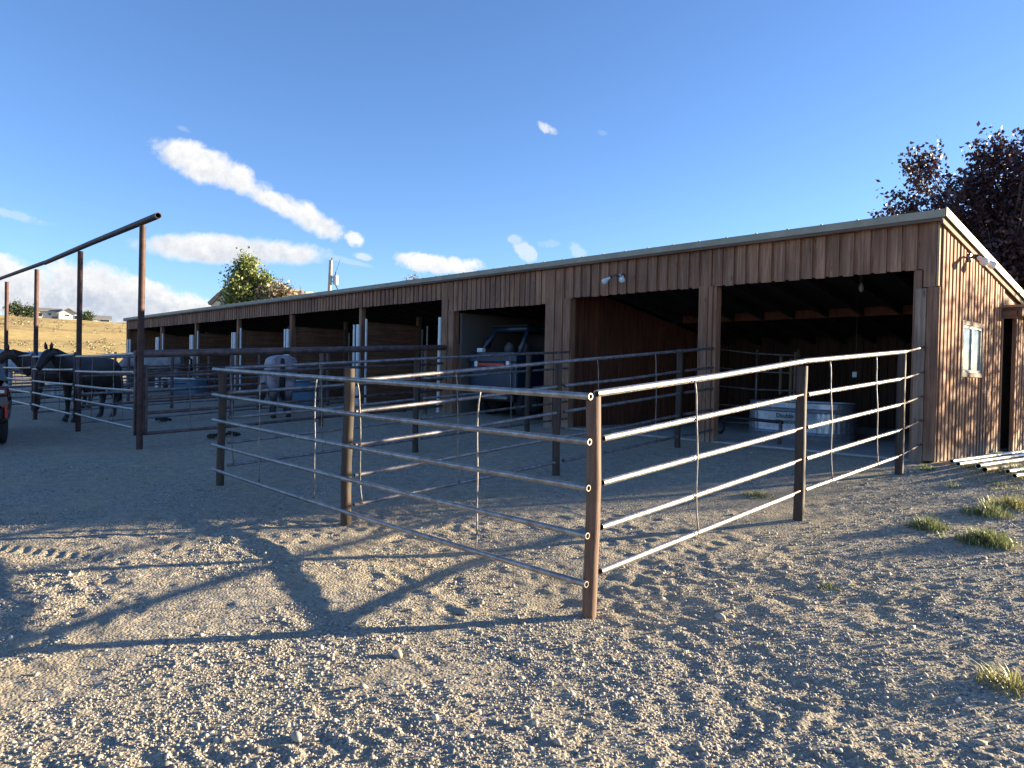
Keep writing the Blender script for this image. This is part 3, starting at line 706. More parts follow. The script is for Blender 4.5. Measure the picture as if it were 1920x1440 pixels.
# ------------------------------------------------------------------ lights on the shed
def floodlight(loc, outv, sidev, label, tilt=.0):
    e = empty('flood_light', loc, label, 'lamp', 'twin floodlights fixed to the shed')
    L = Vector(loc); o = Vector(outv); s_ = Vector(sidev); up = Vector((0, 0, 1))
    MB().tube([L, L+o*.03], .055, 16).build('junction_box', M['dsteel'], e, smooth=True, auto=True)
    for sg in (-1, 1):
        a = L+o*.03+s_*.03*sg; b = L+o*.09+s_*.07*sg+up*.02; c = b+o*.06+s_*.07*sg-up*.05; d = c+(o*.6+s_*.35*sg-up*.5).normalized()*.09
        MB().tube([a, b, c], .013, 8).build('arm', M['darkrust'], e, smooth=True)
        dirv = (d-c).normalized()
        bulb = MB().tube([c-dirv*.02, c+dirv*.03, c+dirv*.09, c+dirv*.125, c+dirv*.14], [.02, .026, .050, .048, .028], 16).build('bulb', M['clens'], e, smooth=True, auto=True)
        MB().tube([c-dirv*.045, c-dirv*.015], .028, 12).build('socket', M['black'], bulb, smooth=True, auto=True)
p = atY(1166, 522, 9.56)
floodlight((p.x, 9.555, p.z+.03), (0, -1, 0), (1, 0, 0), 'twin bulb floodlight on the front header of the shed above the siding bay')
floodlight((XR+.03, 10.62, 2.56), (1, 0, 0), (0, 1, 0), 'twin bulb floodlight high on the sunlit end wall above the window')
p = atY(1615, 537, 10.6)
e = empty('light_bulb', (p.x, 10.6, p.z), 'single clear bulb hanging under the dark ceiling of the right bay', 'bulb')
MB().tube([(p.x, 10.6, p.z+.22), (p.x, 10.6, p.z+.05)], .03, 12).build('socket', M['black'], e, smooth=True)
MB().tube([(p.x, 10.6, p.z+.05), (p.x, 10.6, p.z+.0), (p.x, 10.6, p.z-.05), (p.x, 10.6, p.z-.08)], [.015, .032, .032, .015], 14).build('bulb', M['bulbg'], e, smooth=True)
# hanging outlet
a = atY(1606, 608, 12.0); b = atY(1603, 697, 12.0)
e = empty('hanging_outlet', (b.x, 12., b.z), 'white outlet box hanging on a cord inside the right bay', 'outlet')
MB().tube([(a.x, 12, 2.3), (a.x+.01, 12, (a.z+b.z)/2), (b.x, 12, b.z)], .0035, 6).build('cord', M['ply'], e, smooth=True)
MB().box((b.x-.035, 11.98, b.z-.09), (b.x+.035, 12.02, b.z)).build('outlet_box', M['trans'], e, bevel=.006)

# stock tank
ta = onground(1409, 814); 
tk = empty('stock_tank', (-5.42, 11.62, .027), 'long galvanised oval water tank with black lettering inside the right bay', 'water tank', rz=R(-9))
def oval(L, W, n=72):
    pts = []; r = W/2; s_ = L/2-r
    for i in range(n):
        a = 2*PI*i/n; c, sn = math.cos(a), math.sin(a); pts.append((r*c+(s_ if c >= 0 else -s_), r*sn))
    return pts
def ovalmesh(prof, nrm=True):
    mb = MB(); rings = []
    n = 120; vs = []
    L, W = 1.78, .78
    base = oval(L, W, n)
    for z, off, cor in prof:
        for i, (x, y) in enumerate(base):
            # outward normal approx
            cx = max(-(L/2-W/2), min(L/2-W/2, x)); d = Vector((x-cx, y, 0)); d = d.normalized() if d.length > 1e-6 else Vector((0, 1, 0))
            o2 = off+cor*(.006*math.sin(i*PI*.5)); vs.append((x+d.x*o2, y+d.y*o2, z))
    fs = [(j*n+i, j*n+(i+1) % n, (j+1)*n+(i+1) % n, (j+1)*n+i) for j in range(len(prof)-1) for i in range(n)]
    return mb.add(vs, fs)
H = .56
prof = [(0, -.01, 0), (.05, 0, 0), (.07, .014, 0), (.085, .0, 0), (.10, .012, 0), (.115, 0, 0), (.13, 0, 1), (.40, 0, 1), (.415, 0, 0), (.43, .014, 0), (.445, 0, 0), (.465, .012, 0), (.48, 0, 0), (H, 0, 0), (H+.01, .016, 0), (H+.02, 0, 0), (H, -.012, 0), (.3, -.016, 0), (.25, -.02, 0)]
ovalmesh(prof).build('tank_body', M['galv'], tk, smooth=True, local=True, auto=True)
# lettering
def text(body, size, loc, parent, mat, name='lettering', bold=.0):
    cu = bpy.data.curves.new(name, 'FONT'); cu.body = body; cu.size = size; cu.extrude = .0015; cu.align_x = 'CENTER'; cu.offset = bold
    t = bpy.data.objects.new('tmp', cu); COL.objects.link(t)
    dg = bpy.context.evaluated_depsgraph_get(); me = bpy.data.meshes.new_from_object(t.evaluated_get(dg))
    bpy.data.objects.remove(t)
    o = bpy.data.objects.new(name, me); COL.objects.link(o); me.materials.clear(); me.materials.append(mat)
    o.parent = parent; o.location = loc; o.rotation_euler = (PI/2, 0, 0); WM[o] = WM[parent]; return o
text('Double', .105, (-.02, -.404, .315), tk, M['black'], bold=.0)
text('COUNTRY', .08, (.0, -.404, .225), tk, M['black'], bold=.0)
MB().box((.62, -.30, .0), (.621, -.3, .001)) 
# tie rail (black bent pipe)
q = [atY(1333, 812, 9.95), atY(1352, 811, 9.98), atY(1357, 805, 9.99), atY(1358, 785, 10.0), atY(1364, 782, 10.0), atY(1468, 792, 10.02)]
tz = empty('tie_rail', (q[0].x, 9.95, .02), 'black bent pipe hitching rail low in front of the water tank', 'rail')
MB().tube(q, .024, 10).build('rail', M['black'], tz, smooth=True)
MB().tube([q[-1]+Vector((-.03, 0, 0)), (q[-1].x-.05, 10.02, .0)], .026, 10).build('leg', M['darkrust'], tz, smooth=True)
# inner panel in the right bay
e = empty('inner_panel', (-7.5, 12.6, .02), 'thin rail panel standing in the dark behind the water tank', 'fence panel')
for k, (ya, yb_) in enumerate(((653, 667), (688, 700), (722, 733), (757, 763), (790, 792))):
    a = atY(1335, ya, 12.6); b = atY(1500, yb_, 12.6); m_ = (a+b)/2; m_.z -= .03
    MB().tube([a, m_, b], .014, 8).build('rail', M['dsteel'], e, smooth=True)
for x in (1420, 1497):
    a = atY(x, 655, 12.58); MB().tube([(a.x, 12.58, a.z), (a.x, 12.58, .02)], .018, 8).build('post', M['dsteel'], e, smooth=True)
# pale standing boards
for x, t, b, w in ((1465, 668, 710, .05), (1484, 672, 745, .05), (1492, 660, 740, .04)):
    a = atY(x, t, 13.4); c = atY(x, b, 13.4)
    o = MB().box((a.x-w/2, 13.38, c.z-.3), (a.x+w/2, 13.42, a.z)).build('loose_board', M['boardpale'], origin=(a.x, 13.4, c.z-.3))
    tag(o, {1465: 'short pale board standing in the dark bay, leftmost of three', 1484: 'pale narrow board standing in the dark bay, middle of three', 1492: 'tallest pale board standing in the dark bay, rightmost of three'}[x], 'board', 'pale boards standing in the right bay')

# ------------------------------------------------------------------ utility vehicle
def P9(px_, py_, Y=9.95): return atY(px_, py_, Y)
ux0, ux1 = -11.74, -10.33; uy = 9.87
uv = empty('utility_vehicle', ((ux0+ux1)/2, uy+1.2, .1), 'navy utility vehicle with roll cage and red light bar parked in the plywood bay', 'utility vehicle')
def bev(mb, name, mat, bw=.03, par=uv): return mb.build(name, mat, par, bevel=bw)
zf = lambda py_: atY(925, py_, uy).z
bev(MB().box((ux0, uy, zf(738)), (ux1, uy+1.3, zf(668))), 'body', M['navy'], .05)
bev(MB().box((ux0+.03, uy+1.32, zf(735)), (ux1-.03, uy+2.5, zf(690))), 'front_body', M['navy'], .06)
bev(MB().box((ux0-.02, uy-.03, zf(680)), (ux1+.02, uy+.9, zf(663))), 'bed_rim', M['navy'], .03)
bev(MB().box((ux0+.1, uy-.02, zf(728)), (ux1-.12, uy-.001, zf(697))), 'tailgate', M['navy'], .01)
bev(MB().box((ux0+.05, uy-.045, zf(693)), (ux1-.05, uy-.002, zf(688))), 'tailgate_trim', M['navy'], .008)
bev(MB().box((ux0+.30, uy-.05, zf(686.5)), (ux1-.32, uy-.004, zf(681.5))), 'red_light_bar', M['redlens'], .006)
for x in (ux0+.18, ux1-.27): bev(MB().box((x, uy-.04, zf(688)), (x+.09, uy-.004, zf(677))), 'tail_lamp', M['clens'], .01)
bev(MB().box((ux0+.1, uy+.02, zf(752)), (ux1-.1, uy+2.2, zf(740))), 'undertray', M['black'], .02)
bev(MB().box((ux0+.35, uy-.06, zf(748)), (ux1-.2, uy+.02, zf(742))), 'bumper', M['dsteel'], .015)
# bed cover
MB().prism([(ux0+.25, uy+.02), (ux1-.1, uy+.02), (ux1-.1, uy+.85), (ux0+.25, uy+.85)], lambda x, y: zf(663)+.002, lambda x, y: zf(663)+.02+.05*(y-uy)).build('bed_cover', M['grey'], uv)
zt = zf(616); zm = zf(663)
L_ = (ux0+.22, uy+.25); Rr = (ux1-.02, uy+.25)
cg = MB()
for (x, y), xt in ((L_, ux0+.36), (Rr, ux1-.1)):
    cg.tube([(x, y-.15, zm), (xt, y+.15, zt), (xt, y+1.25, zt-.02), (x, y+1.75, zm+.0)], .048, 10)
cg.tube([(ux0+.36, uy+.40, zt), (ux1-.1, uy+.40, zt)], .06, 10).tube([(ux0+.36, uy+2.0, zt-.02), (ux1-.1, uy+2.0, zt-.02)], .035, 10)
cg.build('roll_cage', M['navy'], uv, smooth=True)
bev(MB().box((ux0+.3, uy+.30, zt+.045), (ux1-.02, uy+2.05, zt+.085)), 'canopy', M['black'], .02)
bev(MB().box((ux0+.32, uy+1.25, zm), (ux1-.04, uy+1.33, zt-.03)), 'cab_back', M['black'], .02)
for x in (ux0+.42, ux0+.86):
    s2 = MB(); s2.tube([(x, uy+.75, zm), (x+.05, uy+.68, zm+.14), (x+.12, uy+.66, zm+.24)], [.12, .12, .07], 12); s2.build('seat', M['grey'], uv, smooth=True)
o = MB().tube([(ux0+.12, uy+.5, zf(648)), (ux0+.12, uy+.53, zf(632))], .001, 3)
mir = MB(); c = Vector((ux0+.15, uy+.35, zf(641))); mir.tube([c+Vector((0, 0, -.13)), c+Vector((0, 0, -.09)), c, c+Vector((0, 0, .09)), c+Vector((0, 0, .13))], [.01, .06, .085, .06, .01], 14); mir.build('mirror', M['black'], uv, smooth=True)
bev(MB().box((ux0+.18, uy+.02, zf(660)), (ux0+.35, uy+.12, zf(652))), 'work_lamp', M['clens'], .012)
def tyre(c, r, w, ax, par, name='tyre', tread=True):
    c = Vector(c); ax = Vector(ax).normalized(); u = Vector((0, 0, 1)); v = ax.cross(u)
    prof = [(-w/2*.7, r*.58), (-w/2, r*.68), (-w/2, r*.90), (-w/2*.8, r*.985), (0, r), (w/2*.8, r*.985), (w/2, r*.90), (w/2, r*.68), (w/2*.7, r*.58)]
    n = 44; vs = []; 
    for i in range(n):
        a = 2*PI*i/n; d = u*math.cos(a)+v*math.sin(a)
        for j, (h, rad) in enumerate(prof):
            rr = rad+(.012 if tread and i % 2 and 2 < j < 6 else 0); vs.append(c+ax*h+d*rr)
    m_ = len(prof); fs = [(i*m_+j, i*m_+j+1, ((i+1) % n)*m_+j+1, ((i+1) % n)*m_+j) for i in range(n) for j in range(m_-1)]
    t = MB().add(vs, fs).build(name, M['rubber'], par, smooth=True, auto=True)
    MB().tube([c-ax*w*.28, c+ax*w*.28], r*.6, 24).build('rim', M['dsteel'], t, smooth=True, auto=True)
    return t
rt = .31
for x in (ux0+.14, ux1-.12):
    for y in (uy+.45, uy+2.05): tyre((x, y, .09+rt), rt, .24, (1, 0, 0), uv)
# blue feed tubs in runs
def tub(px_, py_, w, h, label):
    p = onground(px_, py_); e = empty('feed_tub', p, label, 'tub', 'blue plastic feed tubs in the runs')
    n = 28; mb = MB(); vs = []
    prof = [(0, .84), (.02, .88), (h*.9, 1.), (h*.93, 1.04), (h, 1.04), (h, .96), (.05, .82)]
    for z, s_ in prof:
        for i in range(n):
            a = 2*PI*i/n; q = .22; cx = abs(math.cos(a))**.5*math.copysign(1, math.cos(a)); sy_ = abs(math.sin(a))**.5*math.copysign(1, math.sin(a))
            vs.append((cx*w/2*s_, sy_*w*.35*s_, z))
    fs = [(j*n+i, j*n+(i+1) % n, (j+1)*n+(i+1) % n, (j+1)*n+i) for j in range(len(prof)-1) for i in range(n)]
    mb.add(vs, fs); mb.build('tub_body', M['plasticblue'], e, smooth=True, local=True, auto=True)
    rim = MB(); rim.box((-w/2*1.07, -w*.37, h-.05), (w/2*1.07, -w*.355, h-.02)); rim.build('rim', M['pvc'], e, local=True)
    e.rotation_euler = (0, 0, R(30))
tub(570, 757, 1.25, .62, 'blue plastic feed tub standing behind the roan horse')
tub(352, 742, 1.15, .58, 'blue plastic feed tub standing in the run left of the roan horse')

# ------------------------------------------------------------------ horses
def horse(p, heading, scale, coat_, label, head='level', hairmat=None, points=None):
    hairmat = hairmat or M['hair']
    e = empty('horse', p, label, 'horse', 'horses in the runs', rz=heading); e.scale = (scale,)*3
    vs = []; ed = []; rad = []
    def ch(pts, start=None):
        prev = start
        for (x, y, z, r1, r2) in pts:
            vs.append((x, y, z-(.055 if r1 > .2 else 0))); rad.append((r1, r2)); i = len(vs)-1
            if prev is not None: ed.append((prev, i))
            prev = i
        return prev
    # index 0 = pelvis root
    ch([(-.52, 0, 1.17, .29, .31), (-.25, 0, 1.12, .30, .32), (.08, 0, 1.08, .31, .34), (.36, 0, 1.10, .27, .33), (.58, 0, 1.14, .21, .28)])
    rump = len(vs); ch([(-.78, 0, 1.18, .22, .23)], 0)
    if head == 'graze':
        nk = [(.84, .10, 1.12, .12, .19), (1.06, .22, .86, .10, .15), (1.22, .34, .58, .09, .13), (1.28, .40, .36, .085, .11), (1.24, .42, .20, .07, .085), (1.2, .42, .09, .05, .06)]
    elif head == 'low':
        nk = [(.78, 0, 1.26, .125, .20), (.96, 0, 1.36, .105, .15), (1.12, 0, 1.45, .085, .11), (1.24, 0, 1.40, .085, .11), (1.38, 0, 1.24, .06, .08), (1.48, 0, 1.11, .05, .06)]
    else:
        nk = [(.80, 0, 1.36, .12, .18), (.98, 0, 1.56, .10, .14), (1.14, 0, 1.72, .085, .11), (1.30, 0, 1.68, .085, .11), (1.48, 0, 1.52, .06, .08), (1.60, 0, 1.41, .05, .06)]
    ch(nk, 4)
    for s_ in (1, -1):
        ch([(-.60, s_*.14, 1.0, .17, .19), (-.52, s_*.17, .80, .115, .14), (-.72, s_*.16, .52, .062, .072), (-.66, s_*.16, .30, .045, .048), (-.66, s_*.16, .14, .042, .042), (-.60, s_*.16, .04, .055, .06)], 0)
        f = .06 if s_ > 0 else -.05
        ch([(.50, s_*.12, .94, .11, .14), (.47+f*.4, s_*.15, .72, .068, .078), (.49+f, s_*.15, .46, .048, .052), (.49+f, s_*.15, .28, .034, .036), (.50+f, s_*.15, .13, .04, .04), (.56+f, s_*.15, .04, .052, .055)], 3)
    me = bpy.data.meshes.new('body'); me.from_pydata(vs, ed, []); o = bpy.data.objects.new('body', me); COL.objects.link(o); o.parent = e
    sk = o.modifiers.new('skin', 'SKIN'); sk.use_smooth_shade = True; sk.branch_smoothing = .4
    for i, r in enumerate(rad): me.skin_vertices[0].data[i].radius = (r[0]*1.32, r[1]*1.32) if r[0] > .12 else (r[0]*1.22, r[1]*1.22)
    me.skin_vertices[0].data[0].use_root = True
    ss = o.modifiers.new('sub', 'SUBSURF'); ss.levels = ss.render_levels = 2
    me.materials.append(coat_)
    # bake the modifiers so the body is plain mesh
    dg = bpy.context.evaluated_depsgraph_get(); me2 = bpy.data.meshes.new_from_object(o.evaluated_get(dg)); o.modifiers.clear(); o.data = me2
    if not me2.materials: me2.materials.append(coat_)
    # ears, mane, tail
    hp = Vector(nk[2][:3]) if head != 'graze' else Vector(nk[3][:3]); 
    top = Vector(nk[3][:3]); 
    for s_ in (1, -1):
        if head == 'graze': b_ = Vector(nk[3][:3])+Vector((.08, s_*.06, .06)); tpt = b_+Vector((.12, s_*.02, .05))
        else: b_ = Vector(nk[2][:3])+Vector((.07, s_*.055, .08)); tpt = b_+Vector((.01, s_*.02, .16))
        MB().tube([b_, (b_+tpt)/2, tpt], [.03, .032, .004], 8).build('ear', coat_, e, smooth=True, local=True)
    mn = MB(); pl = [Vector((.5, 0, 1.36))]+[Vector(k[:3])+Vector(((-.05 if head != 'graze' else .10), 0, k[4]*.85)) for k in nk[:3]]
    for i in range(26):
        t = i/25*(len(pl)-1); a = pl[int(min(t, len(pl)-1.001))]; b_ = pl[int(min(t, len(pl)-1.001))+1]; q_ = a.lerp(b_, t-int(min(t, len(pl)-1.001)))
        mn.tube([q_, q_+Vector((-.03, .08, -.02)), q_+Vector((-.05, .11, -.16)), q_+Vector((-.05, .10, -.26))], [.02, .026, .02, .004], 5)
    mn.build('mane', hairmat, e, smooth=True, local=True)
    tl = MB()
    for i in range(12):
        a = random.uniform(-1, 1); b_ = random.uniform(-1, 1)
        tl.tube([(-.90, .02*a, 1.30), (-1.05, .025*a, 1.16), (-1.04+.03*b_, .05*a, .8), (-1.0+.05*b_, .06*a, .38+.1*b_)], [.03, .035, .035, .004], 6)
    tl.build('tail', hairmat, e, smooth=True, local=True)
    hf = [(-.58, .16), (-.58, -.16), (.62, .15), (.51, -.15)]
    for x, y in hf: MB().tube([(x-.01, y, .075), (x+.02, y, .0)], [.05, .066], 12).build('hoof', M['hooves'], e, smooth=True, local=True)
    return e
def heading_from(p, left):  # angle: facing away from the camera, rotated 'left' radians counterclockwise
    return math.atan2(p.y, p.x)+left
p = onground(524, 779); horse(p, heading_from(p, R(3)), .93, M['roan'], 'pale roan horse grazing with its rump to the camera beside a blue tub', 'graze')
p = onground(165, 787); horse(p, heading_from(p, R(143)), 1.0, M['blackcoat'], 'black horse standing side on behind the nearest low pipe panel', 'low')
p = onground(112, 771); horse(p, heading_from(p, R(112)), 1.0, M['baycoat'], 'dark bay horse with raised head facing left, in front of the pale grey horse', 'low')
p = onground(52, 747); horse(p, heading_from(p, R(92)), 1.12, M['greycoat'], 'pale grey horse standing behind the dark bay horse', 'low', M['greycoat'])
p = onground(296, 738); horse(p, heading_from(p, R(75)), 1.0, M['dirtygrey'], 'dusty white horse half hidden by rails left of the roan horse', 'graze')

# ------------------------------------------------------------------ car at the left edge
def car():
    p = onground(21, 838)
    hd = math.atan2(p.y, p.x)+R(5)      # faces away from the camera
    e = empty('parked_car', (p.x, p.y, p.z), 'dark red car at the left edge with its right rear corner showing', 'car', rz=hd)
    # local: +x forward, +y left; right rear corner near (0,-?)
    W = .93; y0 = W-.03  # shift so that right side is at y ~ 0.03
    # cross sections along x: half width profile
    secs = [(-.10, .60, .42, .62), (.0, .93, .36, 1.0), (.25, 1.0, .3, 1.12), (1.0, 1.0, .28, 1.13), (2.2, 1.0, .28, 1.10), (3.2, 1.0, .28, 1.02), (4.1, .98, .3, .95), (4.45, .85, .35, .75)]
    vs = []; n = 16
    for x, w, zb, zt_ in secs:
        for i in range(n):
            a = 2*PI*i/n; c = math.copysign(abs(math.cos(a))**.35, math.cos(a)); s_ = math.copysign(abs(math.sin(a))**.45, math.sin(a))
            zc = (zb+zt_)/2; hh = (zt_-zb)/2; ww = W*w*(1-.06*max(0, s_))
            vs.append((x, y0+c*ww, zc+s_*hh))
    fs = [(j*n+i, j*n+(i+1) % n, (j+1)*n+(i+1) % n, (j+1)*n+i) for j in range(len(secs)-1) for i in range(n)]
    fs += [tuple(range(n)), tuple((len(secs)-1)*n+i for i in range(n))[::-1]]
    MB().add(vs, fs).build('body', M['carpaint'], e, smooth=True, local=True, auto=True)
    vs = []; cs = [(.12, .86, 1.05, .74, 1.12), (.55, .88, 1.05, .70, 1.60), (1.2, .88, 1.05, .70, 1.68), (2.2, .88, 1.05, .70, 1.66), (3.3, .86, 1.0, .72, 1.02)]
    for x, wb, zb, wt, z_ in cs: vs += [(x, y0-wb, zb), (x, y0-wt, z_-.04), (x, y0-wt+.1, z_), (x, y0+wt-.1, z_), (x, y0+wt, z_-.04), (x, y0+wb, zb)]
    fs = [(j*6+i, j*6+i+1, (j+1)*6+i+1, (j+1)*6+i) for j in range(4) for i in range(5)]+[tuple(range(6)), tuple(24+i for i in range(6))[::-1]]
    MB().add(vs, fs).build('cabin_glass', M['glassd'], e, smooth=True, local=True, auto=True)
    MB().add([(x, y0+s_*w_, z_+.012) for x, w_, z_ in ((.5, .66, 1.6), (2.4, .66, 1.67)) for s_ in (-1, 1)], [(0, 1, 3, 2)]).build('roof', M['carpaint'], e, local=True)
    MB().box((-.13, .12, .42), (.10, 1.66, .62)).build('rear_bumper', M['black'], e, local=True, bevel=.04)
    MB().box((-.075, .04, .80), (.22, .30, .96)).build('tail_lamp', M['dredlens'], e, local=True, bevel=.03)
    MB().box((-.15, .06, .47), (-.12, .10, .66)).build('reflector', M['redlens'], e, local=True, bevel=.006)
    MB().box((-.085, .10, .85), (-.05, .30, .9)).build('reversing_lamp', M['clens'], e, local=True, bevel=.01)
    for x in (.62, 3.5):
        for y in (.13, 1.67):
            c = Vector((x, y, .345)); n = 40; prof = [(-.10, .2), (-.115, .25), (-.115, .31), (-.095, .342), (-.04, .345), (-.035, .337), (-.02, .337), (-.015, .346), (.015, .346), (.02, .337), (.035, .337), (.04, .345), (.095, .342), (.115, .31), (.115, .25), (.10, .2)]
            vs = [c+Vector((math.cos(2*PI*i/n)*r_, h_, math.sin(2*PI*i/n)*r_)) for i in range(n) for h_, r_ in prof]; m_ = len(prof)
            fs = [(i*m_+j, i*m_+j+1, ((i+1) % n)*m_+j+1, ((i+1) % n)*m_+j) for i in range(n) for j in range(m_-1)]
            t = MB().add(vs, fs).build('tyre', M['rubber'], e, smooth=True, local=True, auto=True)
            MB().tube([c-Vector((0, .1, 0)), c+Vector((0, .1, 0))], .21, 24).build('rim', M['dsteel'], t, smooth=True, local=True, auto=True)
car()

# ------------------------------------------------------------------ trees
def leaves(centers, n_each, spread, size, dirbias=(0, 0, .2)):
    """two triangle folded leaves as quads; returns verts, faces"""
    c = np.repeat(np.asarray(centers), n_each, 0); n = len(c)
    c = c+rng.normal(0, spread, (n, 3))
    d = rng.normal(0, 1, (n, 3))+np.array(dirbias); d /= np.linalg.norm(d, axis=1)[:, None]
    u = np.cross(d, rng.normal(0, 1, (n, 3))); u /= np.linalg.norm(u, axis=1)[:, None]
    s = size*rng.uniform(.6, 1.3, n)[:, None]
    nrm = np.cross(d, u)
    v = np.stack([c, c+d*s*.5+u*s*.33+nrm*s*.08, c+d*s*1.1, c+d*s*.5-u*s*.33+nrm*s*.08], 1).reshape(-1, 3)
    f = np.arange(4*n).reshape(-1, 4); return v, f
def tree(name, base, label, cat, blobs, trunk_r, barkm, leafm, nclump, nleaf, leafsize, spread=.12, group=None, trunk_top=None, twig_up=.35, shell=.55):
    e = empty(name, base, label, cat, group); B = Vector(base)
    trunk = MB(); tips = []
    cz = sum(b[2] for b in blobs)/len(blobs); tt = trunk_top or Vector((blobs[0][0], blobs[0][1], blobs[0][2]+blobs[0][5]*.3))
    tt = Vector(tt); mid = B.lerp(tt, .5)+Vector((random.uniform(-.1, .1), random.uniform(-.1, .1), 0))
    trunk.tube([B-Vector((0, 0, .2)), B.lerp(mid, .5), mid, mid.lerp(tt, .5), tt], [trunk_r*1.25, trunk_r, trunk_r*.8, trunk_r*.5, trunk_r*.2], 10)
    w = np.array([b[3]*b[4]*b[5] for b in blobs]); w = w**.62; w = w/w.sum()
    for k in range(nclump):
        b = blobs[rng.choice(len(blobs), p=w)]
        d = rng.normal(0, 1, 3); d /= np.linalg.norm(d); r = rng.uniform(shell, 1.04)
        c = Vector((b[0]+d[0]*b[3]*r, b[1]+d[1]*b[4]*r, b[2]+d[2]*b[5]*r)); tips.append(c)
        if k % 3 == 0:
            t = random.uniform(.25, .9); s0 = B.lerp(tt, t); 
            if s0.z > c.z: s0 = B.lerp(tt, max(.15, (c.z-B.z)/(tt.z-B.z+1e-6)*.6))
            m_ = s0.lerp(c, .55)-Vector((0, 0, .08*(c-s0).length))
            trunk.tube([s0, m_, c+Vector((0, 0, .05))], [trunk_r*.28, trunk_r*.15, trunk_r*.04], 5)
    trunk.build('trunk', barkm, e, smooth=True)
    # sprays: leaves strung along short upward twigs
    cen = []
    for c in tips:
        L = random.uniform(.5, 1.)*leafsize*7; dv = Vector((random.gauss(0, .5), random.gauss(0, .5), twig_up+random.gauss(.3, .4))).normalized()
        for i in range(6): cen.append(tuple(c+dv*L*(i/5-.3)))
    v, f = leaves(cen, max(1, nleaf//6), spread*leafsize*6, leafsize)
    v = v-np.array(B)[None]
    me_o = npmesh('crown', v, f, leafm, 4); me_o.parent = e
    return e
# purple leaved tree behind the shed at the right
c = atD(1862, 420, 20.5)
bl = []
for px_, py_, r1 in ((1870, 300, .8), (1900, 350, 1.1), (1830, 350, .75), (1860, 430, 1.2), (1775, 400, .75), (1730, 335, .42), (1712, 380, .38), (1700, 425, .5), (1800, 440, 1.), (1755, 430, .7), (1745, 300, .35), (1725, 305, .35), (1690, 380, .4), (1900, 480, 1.2), (1950, 420, 1.5), (2000, 330, 1.2), (1945, 300, .8), (1664, 400, .22), (1990, 520, 1.6), (1880, 265, .35), (1920, 560, 1.2)):
    q = atD(px_-6, py_+14, 20.5+random.uniform(-.8, .8)); bl.append((q.x, q.y, q.z, r1*.88, r1*.88, r1*.82))
b0 = atD(1905, 600, 20.8)
tree('purple_leaf_tree', (b0.x, b0.y, gz(b0.x, b0.y)), 'purple leaved tree rising behind the right end of the shed', 'tree', bl, .16, M['barkp'], M['purple'], 1050, 26, .105, spread=.14, trunk_top=tuple(atD(1880, 330, 20.5)), shell=.2)
# its neighbours out of frame to the right, which dapple the end wall and the ground
def shade_tree(x, y, h, r, label, ncl=520):
    z0 = gz(x, y); bl = [(x, y, z0+h*.62, r, r, h*.36), (x+.6*r, y-.2*r, z0+h*.5, r*.7, r*.7, h*.28), (x-.5*r, y+.3*r, z0+h*.5, r*.7, r*.7, h*.3)]
    tree('purple_leaf_tree', (x, y, z0), label, 'tree', bl, .14, M['barkp'], M['purple'], ncl, 24, .11, spread=.15, shell=.2, group='purple leaved trees beside the shed')
shade_tree(2.1, 19.6, 4.7, 1.8, 'purple leaved tree right of the shed end wall', 150)
# green poplar and turning tree behind the roof
bl = []
for px_, py_, r1 in ((452, 500, .9), (440, 525, 1.2), (465, 535, 1.4), (432, 550, 1.3), (490, 540, 1.2), (478, 560, 1.5), (505, 560, 1.3), (430, 572, 1.2), (460, 575, 1.6), (500, 580, 1.5), (449, 488, .45), (493, 520, .4)):
    q = atD(px_+11+(450-px_)*.12, py_+9, 46+random.uniform(-1, 1)); bl.append((q.x, q.y, q.z, r1*.6, r1*.6, r1*.76))
b0 = atD(463, 600, 46.5)
tree('poplar_tree', (b0.x, b0.y, gz(b0.x, b0.y)), 'green leafy poplar standing behind the shed roof beside the white barn', 'tree', bl, .22, M['bark'], M['green'], 950, 26, .16, spread=.16, trunk_top=tuple(atD(455, 495, 46)), shell=.3)
bl = []
for px_, py_, r1 in ((525, 560, .8), (540, 568, .8), (515, 575, 1.), (535, 580, .9), (505, 578, .8), (548, 575, .5)):
    q = atD(px_, py_, 44+random.uniform(-.7, .7)); bl.append((q.x, q.y, q.z, r1*.7, r1*.7, r1*.7))
b0 = atD(528, 600, 44)
tree('turning_tree', (b0.x, b0.y, gz(b0.x, b0.y)), 'small reddish brown tree behind the roof right of the green poplar', 'tree', bl, .12, M['bark'], M['brownleaf'], 330, 22, .17, spread=.16, shell=.3)
q = atD(776, 527, 40)
tree('small_tree', (q.x, q.y, gz(q.x, q.y)), 'tiny tree top just peeking over the roof left of the vehicle bay', 'tree', [(q.x, q.y, q.z-.1, .35, .35, .3), (q.x, q.y, q.z-1.5, .8, .8, 1.2)], .06, M['bark'], M['brownleaf'], 60, 18, .13, shell=.2)
# conifers and shrubs by the hilltop house
for i, (px_, py_, r1, lb, ht) in enumerate(((30, 578, 1.9, 'dark conifer on the hilltop, leftmost of the row beside the house', 4.2), (44, 583, 1.3, 'low dark bush on the hilltop between the conifer and the house', 2.0), (57, 581, 1.5, 'dark conifer touching the left side of the hilltop house', 2.8), (166, 583, 1.3, 'rounded shrub in front of the hilltop house between its two wings', 2.0))):
    q = atD(px_, 588, 205); z0 = gz(q.x, q.y)
    tree('conifer_tree' if i in (0, 2) else 'shrub', (q.x, q.y, z0-.2), lb, 'tree' if i in (0, 2) else 'shrub', [(q.x, q.y, z0+ht*.45, r1*.6, r1*.6, ht*.36), (q.x+r1*.3, q.y-r1*.4, z0+ht*.25, r1*.6, r1*.6, ht*.25)], .2, M['bark'], M['dgreen'], 150, 24, .32, shell=.2)

